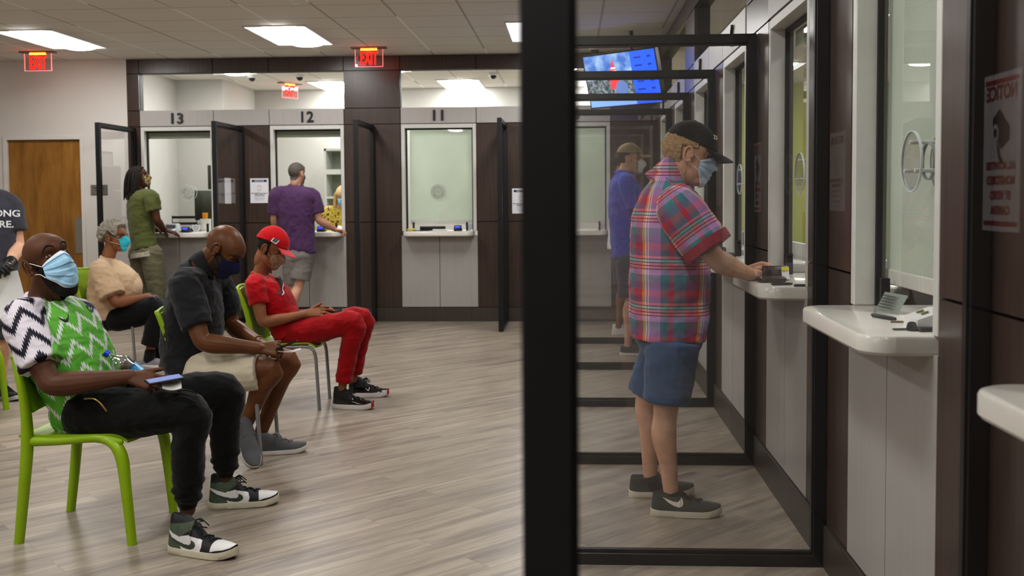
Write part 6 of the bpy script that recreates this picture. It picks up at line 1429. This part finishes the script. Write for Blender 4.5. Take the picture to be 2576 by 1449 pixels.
def chair_tube(loc, rz, label):
    """lime shell on a silver tube frame"""
    t = thing('waiting_chair', label, 'chair', loc, rz, group='lime green chairs'); L = lambda nm, mb, m_=LIMEP: obj(nm, mb, m_, t, 50, local=True)
    L('seat', seat_shell(MB(), w=.215, d=.215))
    L('backrest', back_shell(MB(), x0=-.20, z0=.45, z1=.82, w=.205, lean=.075))
    for s in (-1, 1):
        m = MB(); m.tube([(-.198, s*.200, .44), (-.205, s*.206, .50), (-.238, s*.206, .66), (-.292, s*.198, .80), (-.312, s*.185, .822)], [(.013, .020)]*3+[(.011, .016), (.008, .012)], 10, sub=4); L('back_stile', m)
        m = MB(); m.tube([(.235, s*.205, 0), (.222, s*.205, .25), (.210, s*.203, .38), (.170, s*.2, .425), (.06, s*.198, .428)], [.0115]*5, 12, sub=5, cap='flat'); L('leg', m, TUBE)
        m = MB(); m.tube([(-.245, s*.205, 0), (-.20, s*.205, .18), (-.10, s*.203, .38), (-.03, s*.2, .425), (.06, s*.198, .428)], [.0115]*5, 12, sub=5, cap='flat'); L('leg', m, TUBE)
    m = MB(); m.tube([(-.308, -.19, .818), (-.33, 0, .828), (-.308, .19, .818)], [.011, .011, .011], 8, sub=5); L('top_rail', m)
    m = MB(); m.tube([(.05, -.198, .425), (.05, .198, .425)], .009, 8); L('cross_bar', m, TUBE); return t
chair_plastic((-2.055, 4.365, 0), 0.0, 'lime green plastic chair under the man in the green jersey')
chair_plastic((-4.09, 6.62, 0), 0.0, 'lime green plastic chair cut off by the left edge')
chair_tube((-1.90, 5.61, 0), .06, 'lime green chair with silver legs under the man in the charcoal polo')
chair_tube((-1.935, 7.05, 0), .06, 'lime green chair with silver legs under the man in red')
chair_tube((-3.93, 8.78, 0), .05, 'lime green chair with silver legs under the older woman')
# ---- things in hands and laps
BLKPL = mat('black_phone', srgb(18,18,20), .25); SCRN = mat('lit_phone_screen', srgb(120,136,190), .2, emit=.12)
def phone(c, fwd, up, label, lit=True):
    R = frame(fwd, up); t = thing('phone', label, 'phone', c)
    m = MB(); m.box(c, (.145, .072, .009), R, bev=.003); obj('case', m, BLKPL, t, False)
    m = MB(); q = np.array([(-.066,-.032,.0052),(.066,-.032,.0052),(.066,.032,.0052),(-.066,.032,.0052)]) @ R.T+c
    m.add(q, [(0,1,2,3)]); obj('screen', m, SCRN if lit else mat('dark_screen', srgb(26,28,34), .1), t, False)
def sheet(c, fwd, up, L, W, name, label, cat='paper', mt=None, bend=.01):
    R = frame(fwd, up); P = np.array([[np.array((x*L/2, y*W/2, bend*(x*x))) for y in np.linspace(-1, 1, 4)] for x in np.linspace(-1, 1, 8)]); m = MB(); m.grid(P @ R.T+c); m.grid((P-V3(0, 0, .0012))[::-1] @ R.T+c); return solo(name, m, mt or PAPER, label, cat)
phone(at(414, 955, 4.13), V3(.80, .60, .08), V3(-.08, -.16, 1), 'black phone with a lit screen in the jersey man\'s hand')
sheet(at(432, 972, 4.13), V3(.9, .4, -.05), V3(0, -.5, 1), .075, .055, 'paper_slip', 'small white paper slip under the phone of the man in green', mt=mat('grey_white_slip', srgb(206,204,198), .8))
phone(at(716, 870, 5.42), V3(.90, .25, .34), V3(-.35, .0, .9), 'black phone held by the man in the charcoal polo', False)
sheet(at(728, 884, 5.42), V3(.95, .3, .03), V3(0, .02, 1), .12, .08, 'paper_slip', 'folded white paper held over khaki shorts')
phone(at(838, 789, 7.0), V3(.9, .1, .25), V3(-.2, -.3, .9), 'dark phone held by the man in red', False)
sheet(at(18, 742, 6.93), V3(.22, 0, -1), V3(.3, -.95, .1), .30, .21, 'paper_sheet', 'white sheet of paper held in black gloves', bend=.02)
sheet(at(386, 752, 8.62), V3(.4, .3, -.9), V3(-.3, -.9, 0), .07, .05, 'paper_tissue', 'crumpled white tissue in the older woman\'s hands', 'tissue')
# ---- water bottle leaning in the crook of the arm
def bottle():
    a = at(265, 887, 4.29); b2 = at(345, 946, 4.33); ax = unit(b2-a); t = thing('water_bottle', 'clear water bottle with a blue cap lying against the green jersey', 'bottle', a)
    n = 4; prof = [(.0125, .012), (.0125, .030), (.027, .050), (.041, .072), (.0425, .085), (.040, .105), (.0425, .125), (.041, .15), (.0425, .18), (.038, .20)]
    m = MB(); e1 = unit(np.cross(ax, (0, 0, 1))); e2 = np.cross(ax, e1); th = np.linspace(0, 2*PI, 32, endpoint=False)
    sq = (np.abs(np.cos(th))**4+np.abs(np.sin(th))**4)**-.25
    rings = [a+ax*h+(e1*np.cos(th)[:, None]+e2*np.sin(th)[:, None])*(r*(1+(sq-1)*(.8 if h > .05 else 0)))[:, None] for r, h in prof]; m.loft(rings)
    pet = glass_mat('clear_pet', .24, (.92,.95,.96,1), .04); obj('bottle_body', m, pet, t)
    m = MB(); m.lathe([(0, -.004), (.0145, -.004), (.0155, .0), (.0155, .016), (.0135, .018)], a, ax, 24); obj('bottle_cap', m, mat('blue_cap', srgb(16,60,190), .35), t)
    lab = [a+ax*h+(e1*np.cos(th)[:, None]+e2*np.sin(th)[:, None])*((.0432)*(1+(sq-1)*.8))[:, None] for h in (.118, .178)]; m = MB(); m.loft(lab, cap=False)
    def lm():
        mm = bpy.data.materials.new('blue_label'); g = NT(mm); nn = g.noise(g.coord('Object'), 22, 3); g.base(g.ramp(nn, [(.35, srgb(40,70,110)), (.5, srgb(70,150,200)), (.62, srgb(130,196,226))])); g.bsdf.inputs['Roughness'].default_value = .3; return mm
    l = obj('bottle_label', m, lm(), t)
    tx = text_mb('FIJI', .034, 0, bold=.001); out = unit(-FWD*1.0+V3(0, 0, .35)); out = unit(out-ax*np.dot(out, ax)); sx = np.cross(out, ax)*-1
    v = tx.verts(); q = MB(); q.add(a+ax*.152+out*.053+np.outer(v[:, 0], np.cross(ax, out))*-1*.0+np.outer(v[:, 1]-.012, -ax)*1.0+np.outer(v[:, 0], np.cross(-ax, out)), tx.F); obj('label_text', q, mat('white_label_print', srgb(232,234,236), .5), l, False, label='white label letters')
    m = MB(); m.loft([a+ax*h+(e1*np.cos(th)[:, None]+e2*np.sin(th)[:, None])*(r*.96*(1+(sq-1)*.8))[:, None] for r, h in ((.038, .09), (.039, .13), (.039, .19), (.035, .198))]); obj('water', m, glass_mat('water', .05, (.86,.90,.92,1), .0), t)
bottle()
notice_side(-3.778, 11.38, 1.372, 'white phone notice stuck on the clear partition right of window thirteen')
# ---- things on the counters
def pt(w, s, d, z=ZC): return w.pt(s, d, z)
DK = mat('black_device', srgb(28,28,32), .4); BLUE_S = mat('blue_lit_display', srgb(70,80,200), .3, emit=.5); WPL2 = mat('white_plastic', srgb(226,226,222), .35); GREYD = mat('grey_device', srgb(96,100,104), .4)
def card_reader(w, s, d, label):
    t = thing('card_terminal', label, 'card terminal', pt(w, s, d), group='card terminals')
    m = MB(); w.bb(m, s-.045, s+.045, d-.06, d+.06, ZC, ZC+.03, 0, .006); obj('base', m, DK, t, 50)
    m = MB(); w.bb(m, s-.042, s+.042, d-.045, d+.0, ZC+.028, ZC+.065, 0, .006); obj('body', m, DK, t, 50)
    m = MB(); w.bb(m, s-.03, s+.03, d-.0465, d-.044, ZC+.034, ZC+.058); obj('display', m, BLUE_S, t, False)
def signature_pad(w, s, d, label):
    t = thing('signature_pad', label, 'signature pad', pt(w, s, d), group='signature pads')
    m = MB(); w.bb(m, s-.08, s+.08, d-.05, d+.05, ZC, ZC+.02, 0, .005); obj('base', m, WPL2, t, 50); m = MB(); w.bb(m, s-.06, s+.05, d-.035, d+.03, ZC+.0195, ZC+.022); obj('pad_face', m, DK, t, False)
def desk_screen(w, s, d, label, W=.12, H=.075):
    t = thing('document_stand', label, 'document stand', pt(w, s, d)); m = MB(); w.bb(m, s-W/2, s+W/2, d-.01, d+.0, ZC, ZC+H, 0, .003); obj('panel', m, DK, t, 50); m = MB(); w.bb(m, s-W/2, s+W/2, d-.03, d+.03, ZC, ZC+.006); obj('foot', m, DK, t, False)
def badge(w, s, label, z=ZC+.045):
    t = thing('shield_sticker', label, 'sticker', w.pt(s, .076, z), group='shield stickers'); sc = .055; sgn = 1 if w.side == 'back' else -1
    poly = [(0,-1.1),(.75,-.35),(.95,.35),(.8,.85),(.4,.7),(0,.85),(-.4,.7),(-.8,.85),(-.95,.35),(-.75,-.35)]
    for k, (f, mt, nm) in enumerate(((1, mat('pale_shield', srgb(206,208,212), .5), 'shield'), (.72, mat('grey_shield_face', srgb(170,176,184), .5), 'shield_face'), (.3, mat('gold_shield_seal', srgb(190,182,150), .5), 'seal'))):
        m = MB(); m.add([w.pt(s+x*sc*f, .0765-.0008*k, z+y*sc*f) for x, y in poly], [tuple(range(10))]); obj(nm, m, mt, t, False)
for n, s in ((13, -4.365), (11, -1.155), (10, .365)): badge(WB, s, 'small pale shield sticker low on the glass of window %s' % WORDS[n])
card_reader(WB, -1.285, .02, 'black card terminal with a blue display on the counter of window eleven'); card_reader(WB, -4.325-.12, -.02, 'black card terminal with a blue display on the counter of window thirteen'); card_reader(WB, -2.86, -.02, 'dark card terminal beside the hand of the man in purple')
signature_pad(WB, -1.50, .06, 'white pad with a dark face on the counter of window eleven')
m = MB(); m.tube([pt(WB, -1.86, .03, ZC+.016), pt(WB, -1.79, .03, ZC+.016)], .016, 10); solo('sponge_bottle', m, mat('yellow_pad', srgb(206,190,110), .7), 'small yellow moistener on the counter of window eleven', 'moistener')
m = MB(); m.box(pt(WB, -1.72, .04, ZC+.004), (.22, .006, .008)); m2 = MB(); m2.tube([pt(WB, -1.80, .01, ZC+.006), pt(WB, -1.62, .02, ZC+.006)], .005, 8); solo('pen', m2, DK, 'dark pen lying on the counter of window eleven', 'pen', group='counter pens')
desk_screen(WB, -1.60, .20, 'low black stand behind the glass of window eleven', .30, .05)
# window thirteen clutter
t = thing('document_tray', 'grey wire document tray behind the counter of window thirteen', 'tray', (-4.62, 12.32, ZC))
for k in range(3):
    m = MB(); z = ZC+.005+.075*k; m.bb(-4.76, -4.46, 12.25, 12.5, z, z+.006); obj('shelf', m, DK, t, False)
    m = MB(); m.bb(-4.76, -4.46, 12.247, 12.25, z, z+.03); obj('front_rail', m, DK, t, False)
for x in (-4.76, -4.46): m = MB(); m.bb(x-.004, x+.004, 12.25, 12.256, ZC, ZC+.19); obj('upright', m, DK, t, False)
t = thing('receipt_printer', 'grey receipt printer on the counter of window thirteen', 'printer', (-4.68, 12.05, ZC)); m = MB(); m.bb(-4.75, -4.61, 12.0, 12.12, ZC, ZC+.10, 0, .012); obj('case', m, mat('pale_grey_plastic', srgb(176,180,184), .4), t, 50); m = MB(); m.bb(-4.735, -4.625, 11.997, 12.001, ZC+.045, ZC+.085); obj('panel', m, GREYD, t, False)
sheet(V3(-4.66, 11.93, ZC+.018), V3(1, .2, .1), V3(0, -.3, 1), .13, .10, 'paper_receipt', 'white crumpled receipt on the counter of window thirteen', bend=.014)
m = MB(); m.bb(-4.545, -4.505, 11.86, 11.90, ZC, ZC+.04, 0, .004); solo('small_carton', m, WPL2, 'tiny white carton beside the terminal of window thirteen', 'box', smooth=50)
m = MB(); m.lathe([(0, 0), (.03, 0), (.034, .07), (.03, .072), (0, .07)], V3(-4.40, 12.37, ZC+.148), (0, 0, 1), 20); solo('orange_cup', m, mat('orange_plastic', srgb(222,150,30), .45), 'orange cup on the shelf behind window thirteen', 'cup')
m = MB(); m.bb(-4.45, -4.34, 12.33, 12.41, ZC, ZC+.148); solo('desk_box', m, WPL2, 'white box under the orange cup behind window thirteen', 'box', smooth=False)
def monitor(x, y, z, rz, label, W=.42, H=.30):
    t = thing('computer_monitor', label, 'monitor', (x, y, z), rz, group='office monitors'); L = lambda nm, mb, mt: obj(nm, mb, mt, t, 50, local=True)
    SH = mat('monitor_back', srgb(62,66,52), .5); L('shell', MB().bb(-W/2, W/2, -.02, .02, 0, H, 0, .006), SH); L('stand', MB().bb(-.03, .03, .021, .045, 1.05-z, .1), SH)
monitor(-4.375, 12.56, 1.17, .12, 'large dark monitor behind the glass of window thirteen', .42, .36); monitor(-4.27, 12.78, 1.545, .12, 'upper dark monitor stacked behind window thirteen', .44, .30)
t = thing('office_desk', 'office desk under the dark monitors behind window thirteen', 'desk', (-4.5, 12.7, 0)); obj('desk_top', MB().bb(-5.2, -3.85, 12.42, 13.0, 1.01, 1.05), mat('office_desk_top', srgb(206,204,198), .5), t, False)
for x in (-5.1, -3.95): obj('leg', MB().bb(x-.03, x+.03, 12.5, 12.95, 0, 1.01), GREYD, t, False)
t = thing('shelf_unit', 'white shelf unit in the office behind window twelve', 'shelves', (-3.1, 14.6, 0)); WS_ = mat('white_shelving', srgb(206,208,200), .7)
x0, x1 = at(815, 400, 14.5)[0], at(815, 400, 14.5)[0]+1.0
m = MB(); m.bb(x0, x0+.03, 14.5, 14.9, 0, 2.12).bb(x1-.03, x1, 14.5, 14.9, 0, 2.12).bb(x0, x1, 14.5, 14.9, 2.09, 2.12); obj('carcass', m, WS_, t, False)
obj('back_panel', MB().bb(x0, x1, 14.88, 14.9, 0, 2.1), mat('shelf_back', srgb(176,182,166), .8), t, False)
for z, h in ((.4, .03), (.9, .03), (1.42, .03), (1.76, .07)): obj('shelf', MB().bb(x0+.03, x1-.03, 14.5, 14.88, z, z+h), WS_, t, False)
sheet(V3(-2.70, 12.02, ZC+.03), V3(.5, .8, .2), V3(0, -.4, 1), .14, .10, 'paper_form', 'white form in the hands of the clerk behind window twelve')
# near right counter: notice stand, pen, chain, white terminal, key fob
t = thing('acrylic_sign_stand', 'small slanted clear sign stand with dark print on the nearest full counter', 'sign stand', pt(WR, 3.42, .06)); PRD = mat('dark_card_print', srgb(70,76,70), .5)
P = lambda s, d, z: WR.pt(s, d, ZC+z)
m = MB(); m.add([P(3.47, .03, .0), P(3.33, .06, .0), P(3.31, .085, .062), P(3.45, .055, .062)], [(0,1,2,3)]); obj('slanted_panel', m, mat('green_grey_card', srgb(120,130,120), .3), t, False)
m = MB(); m.add([P(3.47, .03, .002), P(3.33, .06, .002), P(3.33, .01, .002), P(3.46, -.02, .002)], [(0,1,2,3)]); obj('foot', m, CLEAR, t, False)
for k in range(5): m = MB(); z = .014+.009*k; q = .024+.0036*k; m.add([P(3.44, q+.006, z), P(3.36, q+.024, z), P(3.36, q+.025, z+.004), P(3.44, q+.007, z+.004)], [(0,1,2,3)]); obj('text_row', m, PRD, t, False)
def pen(a, b2, label): m = MB(); m.tube([a, lerp(a, b2, .08), lerp(a, b2, .85), b2], [.0025, .0065, .006, .0045], 12); return solo('pen', m, DK, label, 'pen', group='counter pens')
pen(V3(*at(2192, 791, 3.27)[:2], ZC+.007), V3(*at(2252, 801, 3.16)[:2], ZC+.007), 'black pen lying on the nearest full counter')
ch = MB()
for k in range(46):
    a = k*.34; c = V3(*at(2248+10*math.cos(a)+k*.45, 803+3.0*math.sin(a), 3.12)[:2], ZC+.003); ch.ell(c, (.0028,)*3, nu=6, nv=5)
solo('bead_chain', ch, mat('tan_bead_chain', srgb(176,144,116), .4, metal=.5), 'coiled bead chain beside the pen on the nearest full counter', 'chain')
t = thing('counter_device', 'white wedge-shaped device on the nearest full counter', 'counter device', pt(WR, 2.99, .06))
poly = [(0, 0), (.15, 0), (.15, .060), (.07, .055), (0, .03)]
m = MB(); v = [WR.pt(2.93+sw, -.01+x, ZC+z) for sw in (0, .12) for x, z in poly]; m.add(v, [tuple(range(4, -1, -1)), tuple(range(5, 10))]+[(i, (i+1) % 5, (i+1) % 5+5, i+5) for i in range(5)]); obj('body', m, WPL2, t, False)
for k in range(2): m = MB(); m.box(WR.pt(2.975+.04*k, .024, ZC+.046), (.02, .012, .003), axrot((0, 1, 0), -.33)); obj('slot', m, mat('olive_slot', srgb(120,116,60), .5), t, False)
t = thing('key_fob', 'black car key with fob on the nearest full counter', 'key', V3(*at(2310, 845, 2.93)[:2], ZC)); q = V3(*at(2318, 846, 2.93)[:2], ZC)
m = MB(); m.box(q+V3(.02, -.005, .006), (.075, .034, .012), rotz(.2), bev=.004); obj('fob', m, DK, t, 50); m = MB(); m.lathe([(0, 0), (.017, 0), (.018, .012), (0, .014)], q+V3(-.022, .01, .004), unit(V3(.1, -.6, .7)), 18); obj('key_head', m, DK, t); m = MB(); m.box(q+V3(-.052, .012, .004), (.045, .010, .004), rotz(.1)); obj('blade', m, mat('dark_steel', srgb(70,70,74), .35, metal=.8), t, False)
t = thing('slanted_screen', 'grey slanted screen at the near end of the nearest full counter', 'screen', pt(WR, 2.88, .10)); m = MB(); m.add([P(2.93, .02, .004), P(2.80, .02, .004), P(2.80, .12, .10), P(2.93, .12, .10)], [(0,1,2,3)]); obj('screen_face', m, mat('slate_screen', srgb(88,94,100), .25), t, False); m = MB(); m.add([P(2.93, .02, 0), P(2.80, .02, 0), P(2.80, .13, 0), P(2.93, .13, 0), P(2.93, .12, .10), P(2.80, .12, .10)], [(0,3,4),(1,5,2),(3,2,5,4)]); obj('housing', m, DK, t, False)
# second counter: wallet, pen, chain, beads of the blind
t = thing('wallet', 'open dark brown leather wallet by the hands of the man in madras check', 'wallet', V3(*at(1945, 705, 4.62)[:2], ZC)); LE = mat('dark_brown_leather', srgb(52,38,32), .4, var=.2, vscale=40, bump=.2, bscale=200); c = V3(*at(1940, 706, 4.60)[:2], ZC)
m = MB(); m.box(c+V3(0, -.0, .013), (.115, .09, .024), rotz(.1), bev=.008); obj('lower_flap', m, LE, t, 50); m = MB(); m.box(c+V3(.03, .055, .035), (.12, .012, .066), rotz(.15) @ axrot((1, 0, 0), -.25), bev=.004); obj('upper_flap', m, LE, t, 50)
m = MB(); m.box(c+V3(.070, .046, .035), (.034, .002, .055), rotz(.15) @ axrot((1, 0, 0), -.25)); obj('card', m, WPL2, t, False); m = MB(); m.box(c+V3(.069, .0445, .056), (.034, .002, .016), rotz(.15) @ axrot((1, 0, 0), -.25)); obj('card_stripe', m, mat('yellow_card', srgb(226,214,40), .5), t, False)
pen(V3(*at(1940, 722, 4.42)[:2], ZC+.007), V3(*at(1992, 717, 4.43)[:2], ZC+.007), 'dark grey pen lying in front of the wallet')
m = MB(); a = V3(*at(2000, 725, 4.36)[:2], ZC+.006); m.tube([a, a+V3(.04, 0, 0)], .006, 10); solo('marker', m, DK, 'short black marker on the counter of window five', 'marker')
def bead_chain(s, d, z0, z1, label):
    t = thing('blind_chain', label, 'blind chain', WR.pt(s, d, z0), group='blind chains')
    for k, ds in enumerate((0, .07)):
        m = MB()
        for i in range(95): m.ell(WR.pt(s-ds, d, z0+(z1-z0)*i/94), (.0035,)*3, nu=6, nv=4)
        o = obj('bead_strand', m, mat('white_beads', srgb(214,214,206), .4), t)
bead_chain(4.80, .16, 1.15, 2.15, 'white bead chain hanging behind the glass of window five')
t = thing('receipt_printer', 'grey and white device behind the glass of window five', 'printer', WR.pt(4.62, .16, ZC)); m = MB(); WR.bb(m, 4.55, 4.70, .12, .30, ZC, ZC+.07, 0, .008); obj('case', m, WPL2, t, 50); m = MB(); WR.bb(m, 4.55, 4.60, .12, .30, ZC+.07, ZC+.12, 0, .006); obj('lid', m, GREYD, t, 50)
card_reader(WR, 6.45, -.02, 'dark card terminal on the counter of window six')
# ================================================================== CAMERA, WORLD
cam = bpy.data.cameras.new('camera'); co = bpy.data.objects.new('camera', cam); COL.objects.link(co)
M = Matrix.Identity(4)
for i in range(3): M[i][0] = RGT[i]; M[i][1] = UPV[i]; M[i][2] = -FWD[i]; M[i][3] = EYE[i]
co.matrix_world = M
cam.sensor_width = 36; cam.lens = FPX/2576*36; cam.shift_y = -(1449/2-CYP)/2576; cam.clip_start = .05
cam.dof.use_dof = True; cam.dof.focus_distance = 4.6; cam.dof.aperture_fstop = 4.5
S.camera = co
w = bpy.data.worlds.new('world'); S.world = w; w.use_nodes = True
w.node_tree.nodes['Background'].inputs[0].default_value = (.9, .92, 1, 1); w.node_tree.nodes['Background'].inputs[1].default_value = .06
S.view_settings.view_transform = 'Standard'; S.view_settings.look = 'Medium High Contrast'; S.view_settings.exposure = EXPO; S.view_settings.gamma = 1
S.cycles.use_adaptive_sampling = True; S.cycles.adaptive_threshold = .02; S.cycles.max_bounces = 6; S.cycles.diffuse_bounces = 4; S.cycles.glossy_bounces = 3; S.cycles.transparent_max_bounces = 24; S.cycles.transmission_bounces = 4
S.cycles.sample_clamp_indirect = 4; S.cycles.use_denoising = True; S.cycles.caustics_reflective = False; S.cycles.caustics_refractive = False
